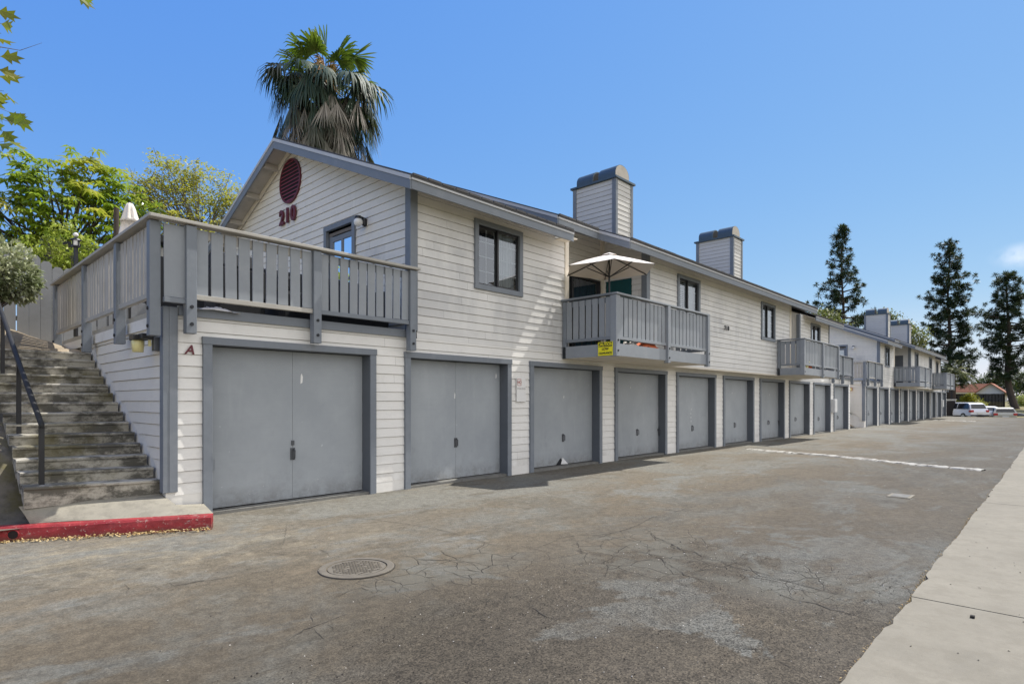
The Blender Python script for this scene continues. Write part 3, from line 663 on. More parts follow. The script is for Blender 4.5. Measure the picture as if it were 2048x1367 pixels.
# garage doors ---------------------------------------------------------------------------------------
def garage_door(i, x0, x1):
    t, yd = .115, YF + .17; dr = MB(); a, b = x0 + t, x1 - t; zt = ZH - .1; gp = .0018; seam = i in (0, 1, 7)
    if seam: dr.box(a + .012, (a+b)/2 - gp, yd, yd + .04, .045, zt - .012); dr.box((a+b)/2 + gp, b - .012, yd, yd + .04, .045, zt - .012)
    else: dr.box(a + .012, b - .012, yd, yd + .04, .045, zt - .012)
    d = P(dr, 'garage_door', M['door'])
    f = MB(); y0 = YF - .055
    f.box(x0, a, y0, YF + .02, -.02, ZH - .1); f.box(b, x1, y0, YF + .02, -.02, ZH - .1); f.box(x0 - .01, x1 + .01, y0 - .008, YF + .02, ZH - .1, ZH)
    f.build('frame', M['trim'], d, bevel=.004)
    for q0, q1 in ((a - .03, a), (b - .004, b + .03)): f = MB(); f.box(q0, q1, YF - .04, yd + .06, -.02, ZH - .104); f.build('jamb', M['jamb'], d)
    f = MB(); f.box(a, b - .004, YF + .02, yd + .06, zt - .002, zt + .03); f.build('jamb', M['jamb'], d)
    s = MB(); s.box(a, b, yd + .045, yd + .06, 0, zt); s.build('dark_gap', M['interior'], d)
    h = MB(); cx = (a + b) / 2 + (.0 if seam else .05); hz = .72 if seam else .66
    h.box(cx - .035, cx + .035, yd - .012, yd, hz - .09, hz + .09); h.tube([(cx + .012, yd - .012, hz + .07), (cx + .012, yd - .05, hz + .05), (cx + .012, yd - .05, hz - .06), (cx + .012, yd - .012, hz - .08)], .011)
    if i == 0: h.box(cx - .02, cx + .02, yd - .02, yd, hz + .13, hz + .2)
    h.build('handle', M['metal'], d)
    if i in (3, 6): h = MB(); h.box(b - .06, b + .01, yd - .05, yd, .66, .72); h.box(b - .04, b - .01, yd - .05, yd - .02, .53, .66); h.build('padlock', M['metal'], d)
    k = MB(); rnd = random.Random(40 + i)
    if i == 0: k.box(a - .01, a + .1, yd - .03, yd, .57, .72); k.build('latch_plate', M['picket'], d); k = MB()
    chips = {0: [(4.34, 1.86, .02, .08)], 1: [(b - .12, 2.03, .015, .05), ((a+b)/2 - .02, 1.62, .01, .06)], 4: [((a+b)/2 - .02, 1.0, .015, .03), ((a+b)/2 - .03, 1.12, .015, .02), ((a+b)/2, 1.25, .012, .02), ((a+b)/2 - .01, .88, .012, .03)]}.get(i, [((a+b)/2 + rnd.uniform(-.3, .3), 1.8 + rnd.uniform(-.2, .2), .01, .03)])
    for x, z, ww, hh in chips: k = MB(); k.prism([(x-ww, z-hh), (x+ww*.6, z-hh*.8), (x+ww, z+hh*.3), (x, z+hh), (x-ww*.8, z+hh*.5)], 'y', yd - .003, yd + .001); k.build('paint_chip', M['sign_white'], d)
    if i == 2:
        k = MB(); k.prism([(a+1.02, .045), (a+1.3, .045), (a+1.26, .13), (a+1.18, .19), (a+1.1, .12)], 'y', yd - .003, yd + .002); k.build('hole', M['interior'], d)
        k = MB(); k.add([(a+1.19, yd-.01, .05), (a+1.36, yd-.09, .05), (a+1.24, yd-.02, .2)], [(0, 1, 2)]); k.build('torn_skin', M['sign_white'], d)
    return d
for i, (x0, x1) in enumerate(doors): garage_door(i, x0, x1)
a = MB()
for x0, x1 in doors: a.box(x0 + .1, x1 - .1, YF - .02, YF + .26, -.06, .028)
P(a, 'door_sill', M['apron'])

# windows ---------------------------------------------------------------------------------------------
def window(x0, x1, z0, z1, y, lit=1, blinds=False):
    t = .1; f = MB(); yo = y - .052
    f.box(x0, x0+t, yo, y+.02, z0+t, z1-t); f.box(x1-t, x1, yo, y+.02, z0+t, z1-t); f.box(x0, x1, yo-.002, y+.02, z1-t, z1); f.box(x0, x1, yo-.002, y+.02, z0, z0+t)
    win = P(f, 'window', M['trim'], bevel=.004)
    a, b, c, d = x0+t, x1-t, z0+t, z1-t; m = (a+b)/2 - .03; s = MB(); ys = y + .0
    for p, q, yy in ((a, m+.03, ys+.035), (m, b, ys)):
        s.box(p, p+.04, yy, yy+.03, c, d); s.box(q-.04, q, yy, yy+.03, c, d); s.box(p+.04, q-.04, yy, yy+.03, d-.04, d); s.box(p+.04, q-.04, yy, yy+.03, c, c+.04)
    s.box(a, b, ys-.01, ys+.1, d, d+.02); s.build('sash', M['black_frame'], win)
    g = MB(); g.quad((a+.04, ys+.05, c), (m, ys+.05, c), (m, ys+.05, d), (a+.04, ys+.05, d)); g.quad((m+.04, ys+.015, c), (b-.04, ys+.015, c), (b-.04, ys+.015, d), (m+.04, ys+.015, d)); g.build('pane', M['glass'], win)
    r = MB()
    for p, q, yy in ((a+.04, m, ys+.062), (m+.04, b-.04, ys+.027)):
        r.box((p+q)/2-.008, (p+q)/2+.008, yy, yy+.006, c+.04, d-.04)
        for k in (1, 2, 3): z = c + (d-c)*k/4; r.box(p, q, yy+.0005, yy+.0055, z-.008, z+.008)
    r.build('glazing_bars', M['white_bar'], win)
    cu = MB()
    p, q = m + .02, b; n = 26
    if lit:
        cu.add([(p+(q-p)*k/n, ys+.13+.018*math.sin(k*1.9), z) for z in (c, d) for k in range(n+1)], [(k, k+1, n+2+k, n+1+k) for k in range(n)])
        cu.build('curtain', M['curtain'], win)
    if blinds:
        bl = MB()
        for k in range(22): z = c + (d-c)*k/22; bl.add([(a, ys+.09, z), (m, ys+.09, z), (m, ys+.12, z+.035), (a, ys+.12, z+.035)], [(0, 1, 2, 3)])
        bl.build('blinds', M['blind'], win)
    elif lit == 1:
        cv = MB(); q = a + (m-a)*.55; cv.add([(a+.1+(q-a)*k/12, ys+.2+.03*math.sin(k*1.7), z) for z in (c, d-.1) for k in range(13)], [(k, k+1, 14+k, 13+k) for k in range(12)]); cv.build('curtain', M['deep_blue'], win)
    bk = MB(); bk.box(a-.05, b+.05, y+.6, y+.62, c-.1, d+.1); bk.box(a-.06, a-.05, y+.02, y+.6, c-.1, d+.1); bk.box(b+.05, b+.06, y+.02, y+.6, c-.1, d+.1); bk.box(a, b, y+.02, y+.6, c-.1, c-.09); bk.box(a, b, y+.1, y+.6, d+.09, d+.1)
    bk.build('room', M['interior'], win)
window(7.78, 9.16, 3.70, 5.06, YF); window(15.05, 16.43, 3.70, 5.06, YU, 2, True); window(21.28, 22.66, 3.70, 5.06, YU, 1); window(28.66, 30.04, 3.70, 5.06, YF, 0)

# sliding doors of the patios
def slider(x0, x1, z1, y, swap=0):
    f = MB(); m = (x0+x1)/2
    for p in (x0, m-.04, x1-.06): f.box(p, p+.06, y-.03, y+.04, 2.74, z1)
    f.box(x0+.06, x1-.06, y-.028, y+.04, z1-.06, z1)
    d = P(f, 'sliding_door', M['black_frame'])
    g = MB(); g.quad((x0, y+.02, 2.74), (x1, y+.02, 2.74), (x1, y+.02, z1), (x0, y+.02, z1)); g.build('pane', M['glass'], d)
    c = MB(); n = 40; c.add([(x0+(x1-x0)*k/n, y+.14+.03*math.sin(k*1.3), z) for z in (2.74, z1) for k in range(n+1)], [(k, k+1, n+2+k, n+1+k) for k in range(n) if not 15 < k < 24]); c.build('curtain', M['deep_blue'], d)
    b = MB(); b.box(x0-.1, x1+.1, y+.38, y+.39, 2.7, z1+.1); b.build('room', M['interior'], d)
slider(10.85, 13.3, 4.78, YR); slider(24.8, 26.9, 4.78, YR)
b = MB(); b.box(RX1 + .01, RX1 + .05, 8.25, 9.06, 2.74, 4.75); P(b, 'patio_door', M['teal'])

# gable: louvre, number, door -----------------------------------------------------------------------
v = MB(); n = 40; rr, yc, zc = .5, YRIDGE, 6.5
ring = [(math.cos(2*math.pi*k/n), math.sin(2*math.pi*k/n)) for k in range(n)]
for ra, rb, xa, xb in ((.5, .455, XG-.05, XG-.05), (.5, .5, XG-.05, XG), (.455, .455, XG-.05, XG)):
    v.add([(xa, yc+ra*c, zc+ra*s) for c, s in ring] + [(xb, yc+rb*c, zc+rb*s) for c, s in ring], [(k, (k+1) % n, n+(k+1) % n, n+k) for k in range(n)])
lv = P(v, 'louvre_vent', M['maroon'])
s = MB()
for k in range(11):
    z = zc - .42 + k * .084; h = math.sqrt(max(.001, .455**2 - (z - zc)**2))
    s.add([(XG-.05, yc-h, z-.026), (XG-.05, yc+h, z-.026), (XG-.036, yc+h*.98, z+.012), (XG-.036, yc-h*.98, z+.012), (XG-.02, yc+h*.97, z+.02), (XG-.02, yc-h*.97, z+.02)], [(0, 1, 2, 3), (3, 2, 4, 5)])
s.build('slats', M['maroon_slat'], lv)
b = MB(); b.add([(XG-.032, yc+.455*c, zc+.455*s_) for c, s_ in ring], [tuple(range(n))]); b.build('dark_back', M['maroon_dark'], lv)
put_text('house_number', '210', .46, M['maroon'], (XG - .05, 12.86, 5.72), '-x', bld, .02, .013, 0, 1.2)
put_text('house_number', '210', .2, M['digit'], (18.3, YU - .045, 3.83), '-y', bld, .008, .003, 0, 1.25)
put_text('unit_letter', 'A', .17, M['maroon'], (2.69, YF - .034, 2.18), '-y', bld, .004, .003, .25)
f = MB(); f.box(XG-.05, XG+.02, 10.07, 10.17, 2.75, 5.03); f.box(XG-.05, XG+.02, 11.15, 11.25, 2.75, 5.03); f.box(XG-.053, XG+.02, 10.07, 11.25, 5.03, 5.13)
f.box(XG+.03, XG+.07, 10.17, 10.3, 2.75, 4.99); f.box(XG+.03, XG+.07, 11.02, 11.15, 2.75, 4.99); f.box(XG+.03, XG+.07, 10.3, 11.02, 4.8, 4.9); f.box(XG+.03, XG+.07, 10.3, 11.02, 2.75, 3.7)
for q in (.5,): y = 10.3 + .72*q; f.box(XG+.03, XG+.065, y-.025, y+.025, 3.7, 4.8)
for z in (4.32, 3.98): f.box(XG+.03, XG+.065, 10.3, 11.02, z-.02, z+.02)
dr = P(f, 'deck_door', M['trim'])
g = MB(); g.quad((XG+.05, 10.3, 3.7), (XG+.05, 11.02, 3.7), (XG+.05, 11.02, 4.8), (XG+.05, 10.3, 4.8)); g.build('pane', M['glass'], dr)
g = MB(); g.box(XG+.06, XG+.07, 10.28, 11.04, 3.6, 4.85); g.build('blinds', M['curtain'], dr)
g = MB(); g.box(XG+.02, XG+.05, 10.19, 11.13, 4.92, 4.985); g.build('worn_head', M['bark_grey'], dr)

# roofs ------------------------------------------------------------------------------------------------
def roof(x0, x1, ye, ze, yr, yb, rake0=None, rake1=None, name='roof'):
    """front eave (ye,ze) up to ridge yr and down to back eave yb; boards along the eave and at open ends"""
    zr = ze + PIT * (yr - ye); zb = zr - PIT * (yb - yr); t = .055
    r = MB(); r.prism([(ye-.03, ze-.013), (yr, zr), (yb, zb), (yb, zb-t), (yr, zr-t), (ye-.03, ze-.013-t)], 'x', x0-.02, x1+.02)
    n = int((x1 - x0) / .3)
    for k in range(n):                                   # ragged shingle butts along the eave and rake
        x = x0 + (x1-x0)*k/n; r.box(x+.01, x+.29, ye-.04, ye+.02, ze-.03, ze+.004+random.uniform(0, .008))
    ro = P(r, name, M['shingle'])
    d = MB(); d.box(x0-.012, x1+.012, ye-.028, ye, ze-.1, ze-.032); e = MB(); e.box(x0, x1, ye-.008, ye+.02, ze-.25, ze-.1)
    s = MB(); s.prism([(ye+.02, ze-.15), (yr, zr-.15), (yr, zr-.17), (ye+.02, ze-.17)], 'x', x0+.02, x1-.02); s.prism([(yb, zb-.15), (yr, zr-.15), (yr, zr-.17), (yb, zb-.17)], 'x', x0+.02, x1-.02)
    for xr, sgn in ((rake0, -1), (rake1, 1)):
        if xr is None: continue
        xa, xb = sorted((xr, xr + sgn * .028))
        for (ya, za), (yb_, zb_) in (((ye, ze), (yr, zr)), ((yr, zr), (yb, zb))):
            d.prism([(ya, za-.1), (yb_, zb_-.1), (yb_, zb_-.032), (ya, za-.032)], 'x', xa - (.012 if sgn < 0 else 0), xb + (.012 if sgn > 0 else 0))
            e.prism([(ya, za-.26), (yb_, zb_-.26), (yb_, zb_-.1), (ya, za-.1)], 'x', xa, xb)
    d.build('drip_edge', M['drip'], ro); e.build('fascia', M['trim'], ro, bevel=.003); s.build('eave_boards', M['soffit_dark'] if rake0 and name == 'roof' else M['soffit'], ro)
    return ro, zr
ro, _ = roof(5.89, 10.25, 7.79, 5.25, YRIDGE, 17.75, rake0=5.89, rake1=10.25)
for y in (13.35, 14.35, 15.35, 16.3): lk = MB(); z = ZR1 - PIT*(y - YRIDGE); lk.box(5.91, XG, y-.05, y+.05, z-.27, z-.16); lk.build('lookout', M['soffit_dark'], ro)
fz = MB(); fz.prism([(YRIDGE, ZR1-.17), (17.7, ZR1-.17-PIT*4.93), (17.7, ZR1-.27-PIT*4.93), (YRIDGE, ZR1-.27)], 'x', XG-.06, XG-.03); fz.build('frieze', M['soffit'], ro)
E2, Z2 = 7.3, 5.30; zat = lambda y: Z2 + PIT * (y - E2)
roof(10.25, 11.8, 8.2, zat(8.2), YRIDGE, 17.8, rake0=10.25)
rm, ZR2 = roof(11.8, 26.0, E2, Z2, YRIDGE, 17.8, rake0=11.8, rake1=26.0)
roof(26.0, 27.57, 8.2, zat(8.2), YRIDGE, 17.8, rake1=27.57)
roof(27.57, 31.93, 7.79, 5.25, YRIDGE, 17.75, rake1=31.93)
s = MB(); s.box(10.27, 10.62, 7.95, YF-.02, 5.14, 5.16); P(s, 'soffit', M['soffit'])

# chimneys ----------------------------------------------------------------------------------------------
def chimney(x0, x1, y0, y1, zt):
    w = MB(); siding(w, facing_front(y0), lambda z: [(x0+.07, x1-.07)], 6.2, zt-.06, seed=int(x0)); siding(w, facing_left(x0), lambda z: [(y0+.09, y1-.09)], 6.2, zt-.06, seed=int(x0)+1)
    w.box(x0+.01, x1-.01, y0+.01, y1-.01, 6.1, zt-.06)
    ch = P(w, 'chimney', M['siding_grey'])
    for x, y in ((x0, y0), (x1-.07, y0), (x0, y1-.09)): c = MB(); c.box(x-.035, x+.075, y-.035, y+.1, 6.2, zt-.06); c.build('corner_board', M['trim'], ch)
    k = MB(); k.box(x0-.08, x1+.08, y0-.08, y1+.08, zt-.06, zt)
    n = 14; m = (y0+y1)/2; xm = (x0+x1)/2; r = (x1-x0)/2 - .08
    for a, b in ((y0+.06, m-.11), (m+.11, y1-.06)):      # two barrel cowls
        arc = [(xm + r*math.cos(math.pi*q/n), zt + .17 + r*.78*math.sin(math.pi*q/n)) for q in range(n+1)]
        k.prism([(xm+r, zt)] + arc + [(xm-r, zt)], 'y', a, b)
    k.build('cowl', M['cap'], ch)
    o = MB(); rr = r - .05
    arc = [(xm + rr*math.cos(math.pi*q/n), zt + .17 + rr*.78*math.sin(math.pi*q/n)) for q in range(n+1)]
    for y in (m-.112, m+.109): o.prism([(xm+rr, zt+.01)] + arc + [(xm-rr, zt+.01)], 'y', y, y+.003)
    o.build('flue_opening', M['interior'], ch)
    e = MB(); rr = r - .015
    arc = [(xm + rr*math.cos(math.pi*q/n), zt + .17 + rr*.78*math.sin(math.pi*q/n)) for q in range(n+1)]
    e.prism([(xm+rr, zt+.01)] + arc + [(xm-rr, zt+.01)], 'y', y0+.056, y0+.06); e.build('end_plate', M['soffit_dark'], ch)
chimney(15.3, 16.25, 10., 11.6, 8.42); chimney(24.1, 25.05, 10., 11.6, 8.42)

# railings -------------------------------------------------------------------------------------------------
def rail_run(parent, p, q, zb, zt, out, m='picket', cap='trim', bw=.145, gap=.035, old=None, chop=0):
    """boarded railing between two points; out = outward normal; cap rail, lower rail, boards"""
    p, q, o = Vector((*p, 0)), Vector((*q, 0)), Vector((*out, 0)); d = (q - p).normalized(); L = (q - p).length
    def bx(mb, s0, s1, o0, o1, z0, z1, skew=0):
        vs = [p + d*s + o*w + Vector((0, 0, z)) for z in (z0, z1) for s, w in ((s0, o0), (s1, o0), (s1, o1), (s0, o1))]
        if skew: vs = vs[:4] + [v + d*skew for v in vs[4:]]
        mb.add(vs, [(0,3,2,1),(4,5,6,7),(0,1,5,4),(1,2,6,5),(2,3,7,6),(3,0,4,7)])
    b = MB(); n = max(1, round((L + gap) / (bw + gap))); st = (L + gap) / n
    for k in range(n):
        j = random.uniform(-.006, .006); bx(b, k*st + j, k*st + st - gap + j, -.012, .01 + random.uniform(-.002, .003), zb + .02 + random.uniform(-.008, .008), zt - .035, random.uniform(-.008, .008))
    pk = b.build('pickets', M[m], parent)
    r = MB(); bx(r, -.005, L+.005, -.035, .03, zb - .045, zb + .018); r.build('lower_rail', M[cap], parent, bevel=.003)
    r = MB(); bx(r, 0, L, -.045, -.0125, zt - .15, zt - .03); r.build('rail', M[cap], parent, bevel=.003)
def posts(parent, pts, z0, z1, s=.115, m='trim', bolts=None):
    for x, y in pts:
        b = MB(); b.box(x-s/2, x+s/2, y-s/2, y+s/2, z0, z1); po = b.build('post', M[m], parent, bevel=.006)
        if bolts:
            k = MB()
            for z in (z0 + .12, z0 + .34):
                c = Vector((x, y, z)) + Vector((*bolts, 0)) * (s/2); k.tube([c, c + Vector((*bolts, 0)) * .014], .022, 10)
            k.build('bolts', M['bolt'], po)
def caprail(parent, pts, z, w=.17, m='trim_worn'):
    for p, q in zip(pts, pts[1:]):
        b = MB(); b.beam((*p, z), (*q, z), w, .042); b.build('cap_rail', M[m], parent, bevel=.006)

# corner deck over the first garage, boarded railing on two sides
fl = MB(); fl.box(XA - .02, 6.28, YF - .03, 17.2, 2.64, 2.71); dk = P(fl, 'deck', M['trim_worn'])
YD, XD = 8.17, 2.27
rail_run(dk, (2.73, YD), (4.33, YD), 2.87, 3.77, (0, -1), 'picket', 'trim_worn', .15, .035)
rail_run(dk, (4.47, YD), (6.1, YD), 2.87, 3.77, (0, -1), 'picket', 'trim', .135, .03)
rail_run(dk, (2.36, YD+.0), (2.6, YD+.0), 2.80, 3.77, (0, -1), 'picket', 'trim', .2, .03)
posts(dk, [(2.66, YD), (4.40, YD), (6.17, YD)], 2.38, 3.755, .125, 'trim', (0, -1))
yy = [8.26, 9.82, 11.85, 14.3]
for a, b in zip(yy, yy[1:]): rail_run(dk, (XD, b - .075), (XD, a + .075), 2.86, 3.77, (-1, 0), 'picket_old', 'trim_worn', .128, .03)
posts(dk, [(XD, y) for y in yy], 2.33, 3.755, .125, 'trim', (-1, 0))
caprail(dk, [(6.3, YD-.015), (2.18, YD-.015)], 3.79); caprail(dk, [(XD-.015, 8.08), (XD-.015, 14.45)], 3.792)
# the far corner deck of the same building
fl = MB(); fl.box(31.5, XB, YF - .03, 17.2, 2.64, 2.71); dk2 = P(fl, 'deck', M['trim_worn'])
rail_run(dk2, (31.75, YD), (33.3, YD), 2.87, 3.77, (0, -1)); rail_run(dk2, (33.45, YD), (35.1, YD), 2.87, 3.77, (0, -1)); posts(dk2, [(31.68, YD), (33.38, YD), (35.2, YD)], 2.38, 3.755, .125, 'trim', (0, -1))
caprail(dk2, [(31.6, YD-.015), (35.4, YD-.015)], 3.79, .17, 'trim'); rail_run(dk2, (35.35, 14), (35.35, 8.3), 2.87, 3.77, (1, 0))
# patio balconies
def balcony(x0, x1, y0, rx0, rx1, wl, wr):
    """floor x0..x1, front at y0; left end meets the wall plane wl, right end wr"""
    f = MB(); f.box(x0+.04, x1-.04, y0+.04, YU - .01, 2.66, 2.72); f.box(rx0, rx1, YU-.01, YR, 2.66, 2.72)
    bal = P(f, 'balcony', M['trim_worn'])
    c = MB(); c.box(x0+.01, x1-.01, y0+.02, YF - .03, 2.47, 2.5); c.build('underside', M['soffit'], bal)
    r = MB(); r.box(x0+.06, x1-.06, y0, y0+.04, 2.475, 2.735); r.box(x0, x0+.04, y0+.06, wl-.04, 2.475, 2.735); r.box(x1-.04, x1, y0+.06, wr-.04, 2.475, 2.735); r.build('rim_board', M['picket'], bal)
    xm = (x0 + x1) / 2
    rail_run(bal, (x0+.14, y0+.02), (xm-.08, y0+.02), 2.87, 3.77, (0, -1), 'picket', 'picket', .145, .038); rail_run(bal, (xm+.08, y0+.02), (x1-.12, y0+.02), 2.87, 3.77, (0, -1), 'picket', 'picket', .145, .038)
    rail_run(bal, (x0+.02, wl-.16), (x0+.02, y0+.13), 2.87, 3.77, (-1, 0), 'picket', 'trim', .145, .038); rail_run(bal, (x1-.02, y0+.13), (x1-.02, wr-.06), 2.87, 3.77, (1, 0))
    posts(bal, [(x0+.06, y0+.06)], 2.465, 3.76, .15, 'picket', (0, -1)); posts(bal, [(xm, y0+.0), (x1-.05, y0+.0)], 2.42, 3.76, .115, 'picket', (0, -1)); posts(bal, [(x0+.05, wl-.09)], 2.47, 3.76, .1, 'trim')
    caprail(bal, [(x0-.03, y0+.02), (x1+.03, y0+.02)], 3.79, .13, 'picket'); caprail(bal, [(x0+.02, y0+.08), (x0+.02, wl-.03)], 3.788, .13, 'trim'); caprail(bal, [(x1-.02, y0+.08), (x1-.02, wr-.03)], 3.788, .13, 'trim')
    return bal
balcony(10.5, 14.9, 6.85, RX0 + .02, RX1 - .05, YF, YU); balcony(22.85, 27.3, 6.85, SX0 + .02, SX1 - .05, YU, YF)

# the second building is the same house further down the drive
OFF = 36.1
bld2 = copy_tree(bld); bld2.location.x += OFF
tag(bld2, 'farther matching apartment building at the end of the drive, partly hidden behind the nearest one', 'building')
for o in list(bld2.children):
    if o.name.startswith(('house_number', 'unit_letter')): bpy.data.objects.remove(o)
    elif o.name.startswith('chimney'): o.location.x += 2.4
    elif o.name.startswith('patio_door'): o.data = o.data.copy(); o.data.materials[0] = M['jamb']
# ------------------------------------------------------------------ steps, landing, kerb, slopes
def interp(y, pts):
    for (a, b), (c, d) in zip(pts, pts[1:]):
        if y <= c: return b + (d - b) * max(0, (y - a)) / (c - a)
    return pts[-1][1]
base_z = lambda y: interp(y, [(8.3, .13), (8.5, .34), (12.5, 2.33), (15, 2.95), (18, 3.05), (60, 3.3)])
def grid(mb, xs, ys, f): 
    n = len(ys); mb.add([(x, y, f(x, y)) for x in xs for y in ys], [(i*n+j, (i+1)*n+j, (i+1)*n+j+1, i*n+j+1) for i in range(len(xs)-1) for j in range(n-1)])
lin = lambda a, b, n: [a + (b - a) * i / n for i in range(n + 1)]
bmp = lambda x, y: .05*math.sin(x*2.3+y*1.1) + .03*math.sin(y*4.1-x*3.3) + .02*math.sin(x*7.7+y*5.3)
g = MB(); grid(g, lin(-12, 2.41, 40), lin(12.46, 60, 110), lambda x, y: base_z(y) + bmp(x, y)*(.6 if y > 12.6 else .1) + (.4*max(-.8, min(2., 1.6-x))*min(1, (y-12.6)/2.4) if y > 12.6 else 0))
grid(g, lin(2.41, 71, 60), lin(17.35, 60, 30), lambda x, y: base_z(y) + bmp(x, y)); grid(g, lin(35.44, 38.5, 6), lin(8.8, 17.35, 16), lambda x, y: interp(y, [(8.8, .05), (13, 2.2), (17.4, 3)]) + bmp(x, y)*.5)
tag(g.build('hillside', M['soil'], smooth=True), kind='structure')
def gun(x, y):
    k = min(1., max(0., (y - 8.75) / .6)); e = 1.03 - x
    return .13 + (base_z(y) - .13) * max(k, 0) + (.03 + .42*min(e, 2.2))*k + bmp(x*2, y*2)*.35*k
g = MB(); grid(g, lin(-9, 1.22, 62), lin(8.28, 12.5, 34), gun); tag(g.build('slope_paving', M['gunite'], smooth=True), kind='structure')

st = MB()
for i in range(14):
    y0 = 8.44 + .29*i; z1 = .37 + .141*(i+1); tl = max(0, .035 - .006*i); n = 16; prof = []
    xs_ = lin(1.04, 2.40, n)
    rows = []
    for x in xs_:
        wv = .006*math.sin(x*9+i*2) + random.uniform(-.004, .004); zt = z1 + tl*(2.4-x) + random.uniform(-.002, .002)
        rows.append([(x, y0+.02+wv, z1-.2), (x, y0+.012+wv, zt-.05), (x, y0-.006+wv, zt-.03), (x, y0-.004+wv, zt-.01), (x, y0+.014+wv, zt), (x, y0+.36, zt)])
    st.add([v for r in rows for v in r], [(a*6+k, (a+1)*6+k, (a+1)*6+k+1, a*6+k+1) for a in range(n) for k in range(5)] + [(0, 1, 2, 3, 4, 5), tuple(n*6+k for k in range(5, -1, -1))])
tag(st.build('concrete_steps', M['stair']), 'stained mossy concrete steps climbing beside the white side wall', 'steps')

KL, KR = Vector((-1.6, 9.61, 0)), Vector((2.64, 7.40, 0)); kd = (KR - KL).normalized(); kn = Vector((-kd.y, kd.x, 0))
kb = MB(); n = 46; rows = []
for i in range(n + 1):
    c = KL + (KR - KL) * i / n; j = lambda s: random.uniform(-s, s); e = 1 if i < n else .0
    rows.append([c + kn*(0+j(.004)) + Vector((0, 0, -.05)), c + kn*(.018+j(.004)) + Vector((0, 0, .07+j(.004))), c + kn*(.03+j(.004)) + Vector((0, 0, .125*1+j(.004))), c + kn*.05 + Vector((0, 0, .148+j(.003))), c + kn*.17 + Vector((0, 0, .15)), c + kn*.17 + Vector((0, 0, -.05))])
kb.add([v for r in rows for v in r], [(i*6+k, (i+1)*6+k, (i+1)*6+k+1, i*6+k+1) for i in range(n) for k in range(5)] + [tuple(n*6+k for k in range(5, -1, -1)), (0, 1, 2, 3, 4, 5)])
ko = tag(kb.build('kerb', M['red_kerb']), kind='structure')
hp = KL + kd * ((Vector((.93, 8.3, 0)) - KL).dot(kd)); hp = Vector((hp.x, hp.y, .068)) + kn * .02
h = MB(); side = kd; up = Vector((0, -.0, 1)); n = 18
h.add([hp - kn*.012 + side*.05*math.cos(2*math.pi*k/n) + up*.05*math.sin(2*math.pi*k/n) for k in range(n)], [tuple(range(n))])
h.build('drain_hole', M['maroon_dark'], ko)
h = MB(); h.tube([hp - kn*.013 + side*.052*math.cos(2*math.pi*k/n) + up*.052*math.sin(2*math.pi*k/n) for k in range(n+1)], .006, 6); h.build('drain_rim', M['red_kerb'], ko)
kin = lambda t, off: tuple((KL + (KR-KL)*t + kn*off)[:2])
a_, b_ = kin(.62, .172), kin(1, .172)
ld = MB()
La, Lb, Ra, Rb = Vector((*kin(.615, .172), .149)), Vector((1.0, 8.5, .345)), Vector((b_[0]-.24, b_[1]+.125, .149)), Vector((2.405, 8.5, .34))
nl = 10; vs_ = []
for i_ in range(nl+1):
    for j_ in range(nl+1):
        u_, v_ = i_/nl, j_/nl; p_ = La.lerp(Ra, u_).lerp(Lb.lerp(Rb, u_), v_); p_.z += .006*math.sin(u_*7+v_*4); vs_.append(p_)
ld.add(vs_, [(i_*(nl+1)+j_, (i_+1)*(nl+1)+j_, (i_+1)*(nl+1)+j_+1, i_*(nl+1)+j_+1) for i_ in range(nl) for j_ in range(nl)])
ld.add([(b_[0]-.225, b_[1]+.117, .149), (b_[0], b_[1], .149), (2.86, 8.27, .16), (2.41, 8.27, .2), (2.41, 8.2, .195)], [(0, 1, 2, 3, 4)])
ld.add([(b_[0], b_[1], .149), (2.86, 8.27, .16), (2.88, 8.27, -.05), (KR.x+.01, KR.y, -.05)], [(0, 1, 2, 3)])
ld.add([(a_[0]-.3, a_[1]+.1, .1), (2.5, 7.6, .1), (2.5, 8.6, .1), (.6, 8.6, .1)], [(0, 1, 2, 3)])
tag(ld.build('landing', M['landing']), kind='structure')

hr = thing('handrail', 'black steel handrail on square posts at the open side of the steps', 'handrail', (1.22, 8.62, .3))
ps = [(1.22, 8.62, .3, .93), (1.17, 9.92, 1.08, .92), (1.17, 11.5, 1.84, .94), (1.17, 12.75, 2.4, .93)]
for x, y, z, hh in ps:
    b = MB(); b.box(x-.025, x+.025, y-.025, y+.025, z-.06, z+hh); b.build('post', M['black'], hr)
b = MB(); b.tube([(ps[0][0], ps[0][1]-.01, ps[0][2]+.9), (ps[0][0], ps[0][1], ps[0][2]+.945)] + [(x, y, z+hh+.02) for x, y, z, hh in ps[1:]], .029, 12); b.build('rail', M['rail_metal'], hr, smooth=True)

